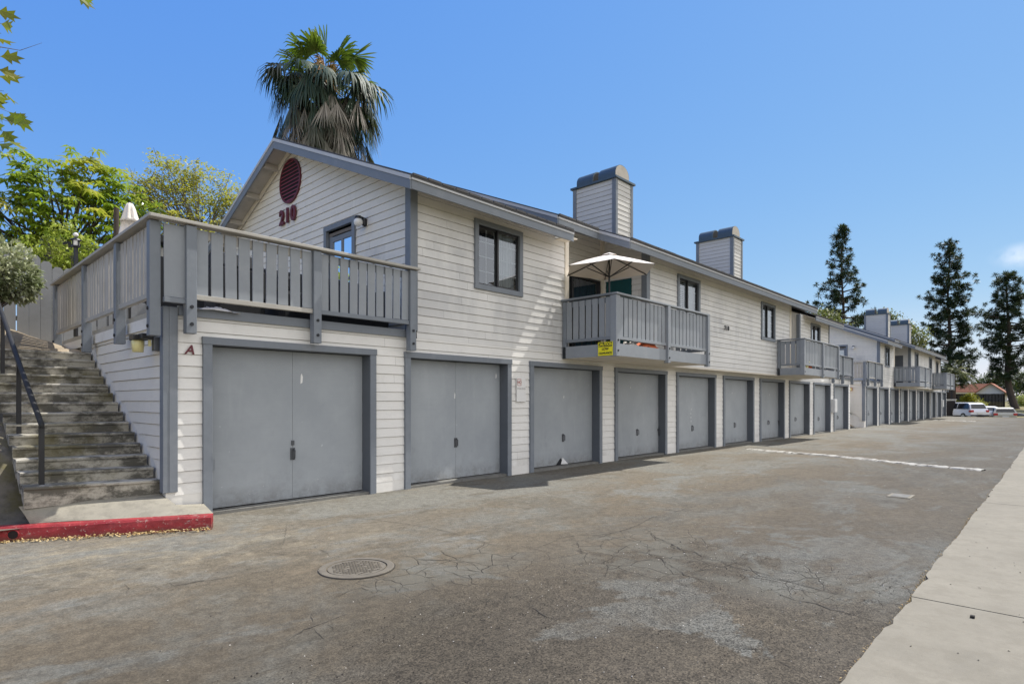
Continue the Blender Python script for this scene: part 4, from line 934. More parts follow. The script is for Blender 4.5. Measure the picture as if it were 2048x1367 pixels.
# ------------------------------------------------------------------ lamps, signs, meter box
wl = thing('wall_lamp', 'yellowed jar lamp with dark cap on the white side wall by the steps', 'wall lamp', (2.4, 8.52, 2.25))
b = MB(); b.box(2.33, 2.41, 8.45, 8.56, 2.16, 2.34); b.build('mount', M['metal'], wl, bevel=.005)
b = MB(); b.box(2.2, 2.36, 8.50, 8.66, 2.31, 2.38); b.box(2.14, 2.31, 8.62, 8.82, 2.30, 2.37); b.build('cap', M['black_frame'], wl, bevel=.01)
b = MB(); b.lathe([(.0, -.16), (.062, -.16), (.075, -.02), (.06, .0)], (2.22, 8.73, 2.31), 18); b.build('jar', M['amber'], wl, smooth=True)
b = MB(); b.box(2.29, 2.32, 8.54, 8.57, 2.22, 2.30); b.build('sensor', M['amber'], wl)
def globe(x, y, z, label, grp=None):
    t = thing('globe_lamp', label, 'wall lamp', (x, y, z), group=grp)
    b = MB(); b.lathe([(0, .09), (.06, .085), (.068, .03), (.03, .02)], (x-.16, y, z), 16); b.tube([(x-.16, y, z+.08), (x-.06, y, z+.07), (x-.01, y, z)], .025, 8); b.lathe([(.0, -.09), (.05, -.06), (.05, .06), (0, .09)], (x-.02, y, z), 12); b.build('bracket', M['black'], t)
    b = MB(); n = 12; b.lathe([(.085*math.sin(math.pi*k/n)+.0005, -.03-.085*math.cos(math.pi*k/n)) for k in range(n+1)], (x-.16, y, z), 18); b.build('globe', M['globe'], t, smooth=True)
globe(XG-.02, 9.72, 4.93, 'white globe lamp on a black bracket beside the gable door of the nearest building')
globe(XG-.02+OFF, 9.72, 4.93, 'distant globe lamp beside the gable door of the farther building')
fl_ = thing('wall_lamp', 'small brown lamp on the side wall of the farther building', 'wall lamp', (XA+OFF-.05, 9.0, 2.2))
b = MB(); b.box(XA+OFF-.16, XA+OFF-.04, 8.9, 9.05, 2.1, 2.3); b.build('cap', M['terracotta'], fl_, bevel=.01); b = MB(); b.box(XA+OFF-.17, XA+OFF-.161, 8.92, 9.03, 2.12, 2.26); b.build('lens', M['amber'], fl_)

cs = thing('caution_sign', 'yellow CAUTION LOW CLEARANCE sign on the balcony rim board', 'sign', (10.49, 7.1, 2.47))
b = MB(); b.box(10.468, 10.478, 6.915, 7.285, 2.485, 2.775); b.build('panel', M['yellow'], cs)
b = MB(); b.box(10.4655, 10.4672, 6.93, 7.27, 2.675, 2.765); b.build('header', M['digit'], cs)
put_text('lettering', 'CAUTION', .085, M['yellow'], (10.4645, 7.1, 2.72), '-x', cs, .0006, .003, 0, .98)
put_text('lettering', 'LOW', .072, M['digit'], (10.4665, 7.1, 2.623), '-x', cs, .0006, .003)
put_text('lettering', 'CLEARANCE', .062, M['digit'], (10.4665, 7.1, 2.535), '-x', cs, .0006, .0025, 0, .94)
ns = thing('no_parking_sign', 'faded white NO PARKING sign between the second and third garages', 'sign', (9.1, YF, 1.5))
b = MB(); b.box(8.965, 9.245, YF-.046, YF-.034, 1.50, 2.0); b.build('panel', M['sign_white'], ns, bevel=.004)
b = MB()
for x0, x1, z0, z1 in ((8.985, 9.1, 1.965, 1.975), (8.985, 9.1, 1.835, 1.845), (8.985, 8.993, 1.845, 1.965), (9.092, 9.1, 1.845, 1.965)): b.box(x0, x1, YF-.049, YF-.0465, z0, z1)
b.build('frame', M['sign_red'], ns)
put_text('lettering', 'NO', .085, M['sign_red'], (9.043, YF-.048, 1.905), '-y', ns, .001, .002)
put_text('lettering', 'PARKING', .062, M['sign_grey'], (9.105, YF-.048, 1.775), '-y', ns, .001, .001, 0, .96)
mbx = thing('meter_box', 'white utility cabinet on the pillar before the tenth garage', 'cabinet', (31.98, YF, .95))
b = MB(); b.box(31.78, 32.2, YF-.2, YF-.03, .95, 1.6); b.build('body', M['box_white'], mbx, bevel=.01)
b = MB(); b.box(31.8, 32.18, YF-.215, YF-.2, .98, 1.57); b.build('door', M['box_white'], mbx, bevel=.004)
mb2 = thing('meter_box', 'distant white utility cabinet on the last garage pillar of the farther building', 'cabinet', (68.0, YF, .95))
b = MB(); b.box(67.9, 68.25, YF-.2, YF-.03, .95, 1.6); b.build('body', M['box_white'], mb2, bevel=.01)

# ------------------------------------------------------------------ parasols and balcony bits
um = thing('patio_umbrella', 'open off white parasol over the first balcony', 'parasol', (10.8, 7.22, 2.72))
UA = math.atan2(-7.22, -10.8) + .1; n = 6; c0 = Vector((10.8, 7.22, 0)); RR = 1.035; rim, apex = 4.38, 4.715
cor = [c0 + Vector((RR*math.cos(2*math.pi*k/n+UA), RR*math.sin(2*math.pi*k/n+UA), rim)) for k in range(n)]
cm = MB()
for k in range(n):
    A, B, T = cor[k], cor[(k+1) % n], c0 + Vector((0, 0, apex)); m = 7; rows = []
    for i in range(1, m+1):
        t = i/m; row = []
        for j in range(m+1):
            s = j/m; p = T.lerp(A, t).lerp(T.lerp(B, t), s); sag = 4*s*(1-s); p.z += .07*t*(1-t) - .012*t*t*sag; p = p + (c0 + Vector((0, 0, p.z)) - p) * (.018*sag*t)
            row.append(p)
        rows.append(row)
    vs = [T] + [p for r in rows for p in r]
    fs = [(0, 1+j, 2+j) for j in range(m)] + [(1+i*(m+1)+j, 1+(i+1)*(m+1)+j, 1+(i+1)*(m+1)+j+1, 1+i*(m+1)+j+1) for i in range(m-1) for j in range(m)]
    cm.add(vs, fs)
cm.build('canopy', M['canvas'], um)
vt = MB(); vt.add([c0 + Vector((0, 0, apex+.045))] + [c0 + Vector((.17*math.cos(2*math.pi*k/12), .17*math.sin(2*math.pi*k/12), apex-.03+.012*(k % 2))) for k in range(12)], [(0, 1+k, 1+(k+1) % 12) for k in range(12)]); vt.build('vent_cap', M['canvas'], um)
pl = MB(); pl.tube([(10.8, 7.22, 2.73), (10.8, 7.22, 4.74)], .019, 10); pl.lathe([(.0, .0), (.22, .0), (.22, .05), (.03, .09), (.03, .3)], (10.8, 7.22, 2.722), 16); pl.build('pole', M['black'], um)
for k in range(n):
    r = MB(); hub = c0 + Vector((0, 0, 4.22)); mid = (c0 + Vector((0, 0, apex))).lerp(cor[k], .52) - Vector((0, 0, .05)); r.beam(hub, mid, .016, .02); r.beam(c0 + Vector((0, 0, apex-.03)), cor[k] + Vector((0, 0, -.012)), .014, .018); r.build('rib', M['black'], um)
uc = thing('patio_umbrella', 'closed white parasol standing on the corner deck', 'parasol', (3.0, 12.3, 2.71))
b = MB(); n = 28; rows = []
for z, r in ((5.10, .008), (5.08, .045), (5.0, .078), (4.9, .1), (4.80, .125), (4.74, .15), (4.745, .125), (4.6, .15), (4.4, .18), (4.2, .195), (4.0, .2), (3.7, .205), (3.5, .19)):
    rows.append([(3.0 + r*(1+.16*math.sin(k*2*math.pi/n*7+z*2))*math.cos(2*math.pi*k/n), 12.3 + r*(1+.16*math.sin(k*2*math.pi/n*7+z*2))*math.sin(2*math.pi*k/n), z) for k in range(n)])
b.add([p for r in rows for p in r], [(i*n+k, i*n+(k+1) % n, (i+1)*n+(k+1) % n, (i+1)*n+k) for i in range(len(rows)-1) for k in range(n)]); b.build('canopy', M['canvas'], uc, smooth=True)
b = MB(); b.tube([(3.0, 12.3, 2.72), (3.0, 12.3, 5.12)], .02, 8); b.build('pole', M['black'], uc)
wp = MB(); wp.tube([(2.94, 13.0, 2.72), (2.95, 13.0, 5.15)], .05, 10, .045); tag(wp.build('wooden_post', M['bark']), 'dark round post standing behind the closed parasol', 'post')
ln = thing('lantern', 'black garden lantern on a post behind the corner deck railing', 'lantern', (2.58, 14.4, 2.9))
b = MB(); b.tube([(2.58, 14.4, 2.8), (2.58, 14.4, 4.58)], .04, 10); b.build('post', M['black'], ln)
b = MB(); b.lathe([(.04, 0), (.075, .015), (.075, .04)], (2.58, 14.4, 4.58), 12); b.lathe([(.10, .15), (.09, .165), (.025, .2), (0, .22)], (2.58, 14.4, 4.58), 12)
for k in range(4): a_q = k*math.pi/2 + .5; b.tube([(2.58+.068*math.cos(a_q), 14.4+.068*math.sin(a_q), 4.62), (2.58+.068*math.cos(a_q), 14.4+.068*math.sin(a_q), 4.74)], .012, 5)
b.build('cap', M['black'], ln)
b = MB(); b.lathe([(.058, .04), (.058, .15)], (2.58, 14.4, 4.58), 12); b.build('glass', M['globe'], ln)
b = MB(); n_ = 10; b.lathe([(.045*math.sin(math.pi*k/n_)+.0005, .26-.045*math.cos(math.pi*k/n_)) for k in range(n_+1)], (2.58, 14.4, 4.58), 12); b.build('finial', M['globe'], ln, smooth=True)

def rumple(name, x0, x1, y0, y1, z, h, m, seed):
    r = np.random.default_rng(seed); nx, ny = 18, 8; b = MB()
    H = r.random((nx+1, ny+1)); H = (H + np.roll(H, 1, 0) + np.roll(H, 1, 1)) / 3
    b.add([(x0+(x1-x0)*i/nx + r.uniform(-.02, .02), y0+(y1-y0)*j/ny, z + h*H[i, j]*min(1, 3.0*min(i, nx-i)/nx)*(1 if 0 < j < ny else .2)) for i in range(nx+1) for j in range(ny+1)], [(i*(ny+1)+j, (i+1)*(ny+1)+j, (i+1)*(ny+1)+j+1, i*(ny+1)+j+1) for i in range(nx) for j in range(ny)])
    return b.build(name, m, smooth=True)
tag(rumple('folded_cloth', 11.55, 12.55, 6.9, 7.2, 2.722, .22, M['orange'], 3), 'orange cloth lying at the edge of the first balcony', 'cloth')
tag(rumple('towel', 11.05, 11.6, 6.9, 7.15, 2.722, .15, M['cloth_white'], 4), 'crumpled white cloth beside the orange cloth on the first balcony', 'cloth')
def pot(x, y, z, label, s=1, m='terracotta', grp=None):
    t = thing('plant_pot', label, 'plant pot', (x, y, z), group=grp)
    b = MB(); b.lathe([(0, 0), (.09*s, 0), (.13*s, .22*s), (.145*s, .22*s), (.145*s, .26*s), (.11*s, .26*s), (.1*s, .2*s), (0, .2*s)], (x, y, z), 16); b.build('pot', M[m], t, smooth=False); return t
pot(23.5, 7.0, 2.722, 'yellow pot low behind the second balcony railing', 1.0, 'amber'); pot(24.1, 7.05, 2.722, 'orange pot beside the yellow pot on the second balcony', 1., 'orange')
def chair(x, y, z, rz, label):
    t = thing('patio_chair', label, 'chair', (x, y, z), rz)
    b = MB(); b.box(-.24, .24, -.24, .24, .41, .45); local(b.build('seat', M['black_frame'], bevel=.01), t)
    b = MB(); b.add([(-.24, .22, .45), (.24, .22, .45), (.24, .34, .95), (-.24, .34, .95), (-.24, .25, .45), (.24, .25, .45), (.24, .37, .95), (-.24, .37, .95)], [(0, 1, 2, 3), (7, 6, 5, 4), (0, 4, 5, 1), (1, 5, 6, 2), (2, 6, 7, 3), (3, 7, 4, 0)]); local(b.build('backrest', M['black_frame']), t)
    for sx in (-1, 1):
        for sy in (-1, 1): b = MB(); b.tube([(sx*.21, sy*.21, .42), (sx*.23, sy*.23, 0)], .016, 6); local(b.build('leg', M['black_frame']), t)
chair(11.6, 8.4, 2.722, 2.6, 'dark patio chair behind the first balcony railing'); 
gr = thing('barbecue', 'covered dark barbecue behind the corner deck railing', 'barbecue', (3.5, 8.9, 2.712))
b = MB(); b.box(3.15, 3.85, 8.62, 9.15, 2.72, 3.45); b.build('cover', M['interior'], gr, bevel=.05); b = MB(); b.prism([(8.62, 3.45), (8.7, 3.62), (8.9, 3.68), (9.08, 3.6), (9.15, 3.45)], 'x', 3.18, 3.82); b.build('lid', M['interior'], gr)
sf = thing('outdoor_sofa', 'long dark covered sofa behind the front railing of the corner deck', 'sofa', (5.1, 9.0, 2.712))
b = MB(); b.box(4.05, 6.0, 8.55, 9.35, 2.72, 3.2); b.build('seat', M['interior'], sf, bevel=.06); b = MB(); b.box(4.05, 6.0, 9.15, 9.4, 3.2, 3.62); b.build('backrest', M['interior'], sf, bevel=.06)
for x_ in (4.05, 5.8): b = MB(); b.box(x_, x_+.2, 8.56, 9.14, 3.2, 3.42); b.build('armrest', M['interior'], sf, bevel=.05)
tag(rumple('ground_sheet', 2.75, 3.3, 8.2, 8.55, 2.712, .1, M['cloth_white'], 9), 'pale crumpled sheet at the near corner of the deck', 'sheet')

# ------------------------------------------------------------------ garden fence on the slope
fe = thing('wooden_fence', 'grey dog eared board fence on the bare slope at the top of the steps', 'fence', (1.5, 14.9, 2.9))
b = MB(); x = -2.2
while x < 5.2:
    w_ = .178; s = .27; zt = 4.43 - (x - 1.83)*.36 if x > -2 else 5; zt = round((zt) / .09)*.09; zb = base_z(14.9) - .2 + .4*max(-.8, min(2., 1.6-x))
    b.prism([(x, zb), (x+w_, zb), (x+w_, zt-.06), (x+w_-.045, zt), (x+.045, zt), (x, zt-.06)], 'y', 14.88 + random.uniform(-.006, .006), 14.903); x += w_ + random.choice((.004, .006, .006, .02))
b.build('boards', M['fence_wood'], fe)
for k in range(4): p = MB(); xx = -2 + 2.3*k; p.box(xx, xx+.09, 14.93, 15.02, 2.5, 4.2 - max(0, xx-1.2)*.3); p.build('post', M['fence_wood'], fe)
p = MB(); p.beam((-2.2, 14.92, 3.4), (5.2, 14.92, 2.9), .04, .09); p.build('rail', M['fence_wood'], fe)
# ------------------------------------------------------------------ vegetation
def unit(a): return a / np.maximum(np.linalg.norm(a, axis=-1, keepdims=True), 1e-9)
def leaves(name, P_, D_, L, W_, m, parent, up=None, fold=.25, rng=RNG):
    """one small bent leaf per row: base P_, direction D_, length L, width W_"""
    n = len(P_); D_ = unit(D_); U = np.tile([0., 0, 1], (n, 1)) if up is None else up
    U = U + rng.normal(0, .35, (n, 3)); S = unit(np.cross(D_, U)); N_ = unit(np.cross(S, D_)); L = np.broadcast_to(L, n)[:, None]; W_ = np.broadcast_to(W_, n)[:, None]
    mid = P_ + D_*L*.45 + N_*L*fold*.5; tip = P_ + D_*L - N_*L*fold*.3
    V = np.stack([P_, mid - S*W_/2, mid + S*W_/2, tip], 1).reshape(-1, 3)
    idx = (np.arange(n)*4)[:, None]; Fa = np.concatenate([idx + [0, 2, 1], idx + [1, 2, 3]], 1).reshape(-1)
    return raw(name, V, Fa, 3, m, parent)
def raw(name, V, Fa, k, m, parent):
    me = bpy.data.meshes.new(name); nf = len(Fa)//k
    me.vertices.add(len(V)); me.vertices.foreach_set('co', np.asarray(V, np.float32).ravel())
    me.loops.add(len(Fa)); me.loops.foreach_set('vertex_index', np.asarray(Fa, np.int32)); me.polygons.add(nf)
    me.polygons.foreach_set('loop_start', np.arange(0, len(Fa), k, dtype=np.int32)); me.update(calc_edges=True); me.validate()
    me.materials.append(m); o = bpy.data.objects.new(name, me); COL.objects.link(o)
    if parent is not None: o.parent = parent; o.matrix_parent_inverse = parent.matrix_basis.inverted()
    return o
def curve_pts(a, b, sag=.15, n=5, rng=RNG):
    a, b = np.array(a, float), np.array(b, float); L = np.linalg.norm(b-a); k = rng.normal(0, .06*L, 3)
    return [tuple(a + (b-a)*t + (k + [0, 0, sag*L])*math.sin(math.pi*t)*.5) for t in np.linspace(0, 1, n)]
def skeleton(root, r0, fork, tips, mat, parent, twigs=True, name='trunk'):
    b = MB(); b.tube(curve_pts(root, fork, 0, 5), r0, 8, r0*.62)
    for t in tips:
        k = RNG.uniform(.55, 1); s = np.array(root) + (np.array(fork)-np.array(root))*k
        b.tube(curve_pts(s, t, .12), r0*.38, 6, r0*.06, caps=False)
    return b.build(name, mat, parent, smooth=True)
def blob_pts(lobes, n, shell=.55, rng=RNG, voids=0):
    """points spread through a union of lobes (cx,cy,cz,rx,ry,rz), denser near the skin, with empty pockets"""
    w = np.array([l[3]*l[4]*l[5] for l in lobes])**.67; ch = rng.choice(len(lobes), n, p=w/w.sum()); l = np.array(lobes)[ch]
    d = unit(rng.normal(size=(n, 3))); r = (shell + (1-shell)*rng.random(n))[:, None]**.6 * (.78 + .3*rng.random((n, 1)))
    P_ = l[:, :3] + d*r*l[:, 3:6]
    for _ in range(voids):
        c = P_[rng.integers(n)]; P_ = P_[np.linalg.norm((P_-c), axis=1) > rng.uniform(.5, 1.)*np.mean(w)**.45*.55]; n = len(P_)
    return P_
M['leaf_big'] = leafmat('glossy umbrella leaf', (.13, .22, .02), (.36, .46, .04), (.55, .5, .08), .42, .3)
M['leaf_feather'] = leafmat('yellow green fine leaf', (.40, .41, .05), (.55, .50, .09), (.4, .38, .2), .45)
M['leaf_lime'] = leafmat('lime shrub leaf', (.27, .36, .04), (.45, .48, .09), (.5, .47, .2), .4)
M['leaf_grey'] = leafmat('variegated grey green leaf', (.22, .25, .12), (.6, .6, .42), (.11, .15, .06), .25)
M['leaf_pine'] = leafmat('dark pine needles', (.011, .025, .012), (.026, .05, .02), (.042, .06, .022), .1, .55)
M['leaf_mid'] = leafmat('dusty broad leaf', (.075, .1, .025), (.2, .2, .07), (.24, .22, .11), .3)
M['leaf_dark'] = leafmat('dark broad leaf', (.025, .045, .015), (.06, .085, .025), (.09, .11, .03), .25)
M['leaf_gold'] = leafmat('golden shrub leaf', (.25, .26, .02), (.46, .40, .03), (.12, .15, .02), .4)
M['leaf_maple'] = leafmat('sycamore leaf', (.09, .15, .015), (.2, .22, .025), (.25, .2, .04), .4)
M['fan_green'] = leafmat('green palm fan', (.045, .1, .014), (.12, .19, .02), (.16, .19, .04), .25, .45)
M['fan_dead'] = leafmat('dead palm fan', (.085, .073, .06), (.34, .305, .26), (.045, .06, .035), .12, .8)
M['fan_dark'] = leafmat('ageing palm fan', (.018, .045, .03), (.05, .075, .045), (.11, .11, .085), .15, .6)
M['fibre'] = leafmat('tan palm fibre', (.3, .17, .07), (.45, .3, .15), None, .1, .85)

# umbrella leaved tree left of the deck
bt = thing('umbrella_tree', 'bright green umbrella leaved tree behind the corner deck and its closed parasol', 'tree', (3.3, 20.2, 3.05))
lob = [(3.0, 20, 7.3, 1.0, 1.0, .95), (3.9, 20, 7.75, .75, .8, .95), (4.55, 20, 7.7, .6, .8, .8), (2.35, 20.2, 7.35, .55, .8, .85), (3.6, 19.6, 6.6, 1.3, 1.1, 1.0), (2.3, 20, 6.2, 1.0, 1.0, .8), (4.6, 20, 6.7, .75, .9, 1.0), (1.55, 20, 6.3, .55, .8, .6), (3.0, 19.5, 5.6, 1.6, .9, .6), (1.0, 20.3, 5.8, .9, .8, .7)]
lob += [(2.0, 20.3, 5.2, 1.3, .8, .7), (5.3, 20.2, 6.9, .6, .8, .9), (4.6, 20.2, 5.8, 1.0, .8, .7)]
C_ = blob_pts(lob, 900, .35, voids=14); d = unit(C_ - np.array([3.2, 20, 6.2]))
n = len(C_); k = 9; ang = np.tile(np.linspace(0, 2*np.pi, k, endpoint=False), n) + np.repeat(RNG.random(n)*6, k); s = np.repeat(RNG.uniform(.7, 1.15, n), k)
D_ = np.stack([np.cos(ang), np.sin(ang), -.55 + RNG.normal(0, .18, n*k)], 1) + .35*np.repeat(d, k, 0)
leaves('crown', np.repeat(C_, k, 0), D_, .27*s, .085*s, M['leaf_big'], bt, fold=.3)
skeleton((3.3, 20.2, 2.9), .13, (3.3, 20, 5.4), C_[RNG.choice(n, 60)], M['bark'], bt)

ft = thing('feathery_tree', 'thin yellow green feathery tree with grey twigs beside the left gable eave', 'tree', (8.9, 26, 3.2))
lob = [(8.0, 26, 10.6, 1.2, 1.2, .8), (9.1, 26, 10.3, 1.3, 1.3, .95), (10.1, 26, 9.9, .9, 1.0, .8), (8.5, 26, 9.4, 1.7, 1.4, .8), (9.8, 26, 9.1, 1.4, 1.3, .9), (7.2, 26, 9.6, .8, 1, .9), (8.6, 25.5, 8.2, 2., 1.4, .9), (7.0, 25.6, 8.6, 1.0, 1, 1.0), (6.6, 25.6, 9.6, .6, .8, .6), (10.6, 26.2, 10.6, .35, .4, .4)]
C_ = blob_pts(lob, 820, .3, voids=12); n = len(C_); k = 15
P_ = np.repeat(C_, k, 0) + RNG.normal(0, .13, (n*k, 3))*[1.2, 1.2, .5]; leaves('crown', P_, RNG.normal(0, 1, (n*k, 3))*[1, 1, .4], RNG.uniform(.09, .18, n*k), .07, M['leaf_feather'], ft)
b = MB(); b.tube([(8.9, 26, 2.9), (8.8, 26, 6), (8.9, 26, 8.2)], .15, 8, .09)
for t in C_[RNG.choice(n, 110)]: b.tube(curve_pts((8.85, 26, RNG.uniform(6.5, 8.6)), t, .1), .035, 5, .008, caps=False)
for _ in range(420):
    c = C_[RNG.integers(n)]; b.tube([tuple(c), tuple(c + RNG.normal(0, .3, 3)*[1, 1, .5])], .012, 3, .005, caps=False)
b.build('trunk', M['bark_grey'], ft)

ls = thing('lime_shrub', 'lime green leafy shrub between the grey fence and the corner deck railing', 'shrub', (2.9, 16.5, 3.0))
lob = [(2.85, 16.5, 5.1, .58, .5, .55), (3.2, 16.5, 4.7, .65, .5, .55), (2.4, 16.6, 4.8, .5, .5, .5), (2.5, 16.5, 4.4, .5, .5, .5), (3.3, 16.4, 4.0, .5, .5, .5), (2.7, 16.4, 3.8, .6, .5, .5)]
C_ = blob_pts(lob, 300, .35, voids=3); n = len(C_); k = 12
P_ = np.repeat(C_, k, 0) + RNG.normal(0, .05, (n*k, 3)); leaves('crown', P_, RNG.normal(0, 1, (n*k, 3)) + [0, 0, -.2], RNG.uniform(.07, .15, n*k), .05, M['leaf_lime'], ls)
skeleton((2.9, 16.5, 2.8), .05, (2.9, 16.5, 3.6), C_[RNG.choice(n, 40)], M['bark_grey'], ls)

ts = thing('clipped_shrub', 'round clipped grey green shrub on a bent stem before the grey fence', 'shrub', (1.15, 13.0, 2.6))
C_ = blob_pts([(1.32, 13, 3.68, .52, .55, .5), (1.0, 13, 3.6, .55, .55, .45), (1.48, 13, 3.52, .36, .45, .33)], 760, .8); n = len(C_); d = unit(C_ - np.array([1.2, 13, 3.5])); k = 9
P_ = np.repeat(C_, k, 0) + RNG.normal(0, .025, (n*k, 3)); leaves('crown', P_, np.repeat(d, k, 0) + RNG.normal(0, .7, (n*k, 3)), RNG.uniform(.06, .11, n*k), .042, M['leaf_grey'], ts)
b = MB(); b.tube([(1.02, 13, 2.4), (1.1, 13, 2.75), (1.22, 13, 3.0), (1.25, 13, 3.4)], .045, 8, .025)
for t in C_[RNG.choice(n, 40)]: b.tube(curve_pts((1.2, 13, RNG.uniform(2.9, 3.2)), t, .1), .014, 5, .004, caps=False)
b.build('trunk', M['bark'], ts)

# sycamore: trunk beyond the left of the picture, a few leafy twigs reaching in
sy = thing('sycamore_tree', 'sycamore with lobed yellow green leaves reaching in at the upper left', 'tree', (-2.2, 6.3, 0))
lobed = [(0, 0), (.16, -.10), (.42, -.36), (.44, -.16), (.78, -.3), (.7, -.1), (1.0, 0), (.7, .1), (.78, .3), (.44, .16), (.42, .36), (.16, .10)]
V, Fa = [], []; sb = MB(); sb.tube([(-2.2, 6.3, -.1), (-2.1, 6.3, 2.2), (-1.9, 6.3, 4.2), (-1.7, 6.2, 6.5)], .17, 10, .06)
RV = (math.sin(ANG), -math.cos(ANG)); AV = (math.cos(ANG), math.sin(ANG))
def pix(x, y, d): t = (x-1024)/F*d; return np.array([AV[0]*d + RV[0]*t, AV[1]*d + RV[1]*t, 1.52 + (801-y)/F*d])
lv = [(8, 30, 34), (18, 55, 36), (2, 80, 30), (16, 150, 34), (10, 175, 30), (14, 190, 40), (4, 215, 32), (12, 240, 26), (36, 262, 42), (26, 274, 40), (40, 282, 30), (16, 262, 36), (8, 290, 34), (24, 300, 40), (30, 318, 34), (14, 325, 36), (4, 345, 32), (178, 4, 24), (168, -4, 30), (-10, 100, 36), (-30, 170, 40), (-40, 60, 40), (-20, 240, 40), (-30, 300, 40), (-60, 120, 40), (-50, 220, 40), (150, -22, 32), (185, -30, 30), (-40, 340, 36), (10, -20, 36), (60, -30, 34), (2, 265, 30), (20, 218, 28)]
lv = [(x, y - (45 if y > 140 else 0) if False else y, s) for x, y, s in lv]
nodes = [pix(-90, y_, 5.5) + RNG.normal(0, .12, 3) for y_ in (-40, 30, 110, 180, 250, 320)] + [pix(150, -120, 5.6), pix(-200, 150, 5.8), pix(-220, 10, 5.7)]
for nd in nodes: sb.tube(curve_pts((-1.85, 6.3, RNG.uniform(3.2, 5.2)), nd, .25, 7), .03, 6, .008, caps=False)
for x, y, s in lv:
    y = y if y < 140 or x > 140 else y - 30; d = 5.4 + RNG.uniform(-.25, .25); o = pix(x - s*.45, y - s*.2, d); L = s/F*d*1.15
    a = unit(np.array([RV[0], RV[1], 0])*RNG.uniform(.4, 1) + np.array([AV[0], AV[1], 0])*RNG.uniform(-.8, .8) + np.array([0, 0, RNG.uniform(-.9, .25)])); u = unit(np.cross(a, RNG.normal(0, 1, 3)))
    nrm = np.cross(a, u); i0 = len(V)
    V += [o + a*px_*L + u*py_*L + nrm*(abs(py_)*.35 - .12*px_*px_)*L for px_, py_ in lobed]; Fa.append(tuple(range(i0, i0+12)))
    nd = min(nodes, key=lambda q: np.linalg.norm(q - o)); sb.tube(curve_pts(nd, o, .12), .005, 5, .002, caps=False)
sb.tube([tuple(pix(-60, 90, 5.4)), tuple(pix(0, 94, 5.4)), tuple(pix(40, 101, 5.4)), tuple(pix(84, 86, 5.4))], .006, 5, .001, caps=False)
for _ in range(420):
    nd = nodes[RNG.integers(len(nodes))]; o = nd + RNG.normal(0, .16, 3) if RNG.random() < .0 else np.array([-1.9, 6.2, 4.9]) + RNG.normal(0, .8, 3)*[.8, .8, 1]; L = RNG.uniform(.1, .2); a = unit(RNG.normal(0, 1, 3)); u = unit(np.cross(a, RNG.normal(0, 1, 3))); i0 = len(V)
    V += [o + a*px_*L + u*py_*L for px_, py_ in lobed]; Fa.append(tuple(range(i0, i0+12)))
me = bpy.data.meshes.new('crown'); me.from_pydata([tuple(v) for v in V], [], Fa); link('crown', me, M['leaf_maple'], sy); sb.build('trunk', M['bark_grey'], sy)

# fan palm behind the ridge
pm = thing('fan_palm', 'tall fan palm with a skirt of dead fronds behind the near gable', 'palm', (10.4, 18.6, 3.0))
PC = np.array([10.4, 18.6, 0.])
def fan(out, c, d, up, size, n=24, spread=115, droop=.35, fold=.35, rng=RNG, wide=1.):
    d = unit(np.array(d, float)); s = unit(np.cross(d, up)); u = np.cross(s, d)
    for k in range(n):
        t = R(-spread + 2*spread*k/(n-1)) + rng.normal(0, .02); r = size*(1-.22*abs(t)/2)*rng.uniform(.9, 1.06)
        v = d*math.cos(t) + s*math.sin(t) - u*abs(math.sin(t))*fold + u*(.05 if k % 2 else -.03); v = unit(v); w = unit(np.cross(v, u))
        sw = 2*R(spread)/(n-1)*.55*size*wide
        p1, p2, p3 = c + v*r*.5, c + v*r*.78 + np.array([0, 0, -droop*.22*size]), c + v*r*.93 + np.array([0, 0, -droop*size*.7])
        out.append(([c - w*.008, c + w*.008, p1 + w*sw*.5, p1 - w*sw*.5, p2 + w*sw*.3, p2 - w*sw*.3, p3]))
def fans_obj(name, lst, m, parent):
    V = np.array([q for f in lst for q in f]); n = len(lst); idx = (np.arange(n)*7)[:, None]
    Fa = np.concatenate([idx + [0, 1, 2], idx + [0, 2, 3], idx + [3, 2, 4], idx + [3, 4, 5], idx + [5, 4, 6]], 1).reshape(-1); return raw(name, V, Fa, 3, m, parent)
green, dark, dead, fib = [], [], [], []; pet = MB(); HZ = 12.75
def frond(lst, az, el, reach, size, **kw):
    v = np.array([math.cos(az)*math.cos(el), math.sin(az)*math.cos(el), math.sin(el)]); c = PC + [0, 0, HZ-.1] + v*reach - np.array([0, 0, .12*reach*math.cos(el)])
    pet.tube(curve_pts(tuple(PC + [0, 0, HZ-.2]), tuple(c), .1), .02, 5, .012, caps=False); dd = v*.8 + np.array([0, 0, kw.pop('tilt', -.05)]); fan(lst, c, dd, [0, 0, 1] if abs(el) < 1.2 else [1, 0, 0], size, **kw)
toL = math.atan2(-RV[1], -RV[0]); toR = math.atan2(RV[1], RV[0]); toC = math.atan2(-18.6, -10.1)
frond(green, toL+.35, .5, 1.0, 1.0, fold=.1, droop=.5); frond(green, toL-.6, .85, .9, .75, fold=.7, droop=.2); frond(green, toR+.3, 1.05, 1.05, .85, fold=1.2, droop=.08); frond(green, toR-.3, .6, 1.3, .9, fold=1.2, droop=.05)
frond(green, toC, 1.3, .95, 1.0, fold=1., droop=.2); frond(green, toL+1.2, 1.35, 1.0, .85, fold=1.3, droop=.1); frond(green, toR, .3, 1.0, .75, fold=.4, droop=.6); frond(green, toC+.6, .7, .8, .7, fold=.3, droop=.4); frond(green, toL, .15, 1.2, .75, droop=.7)
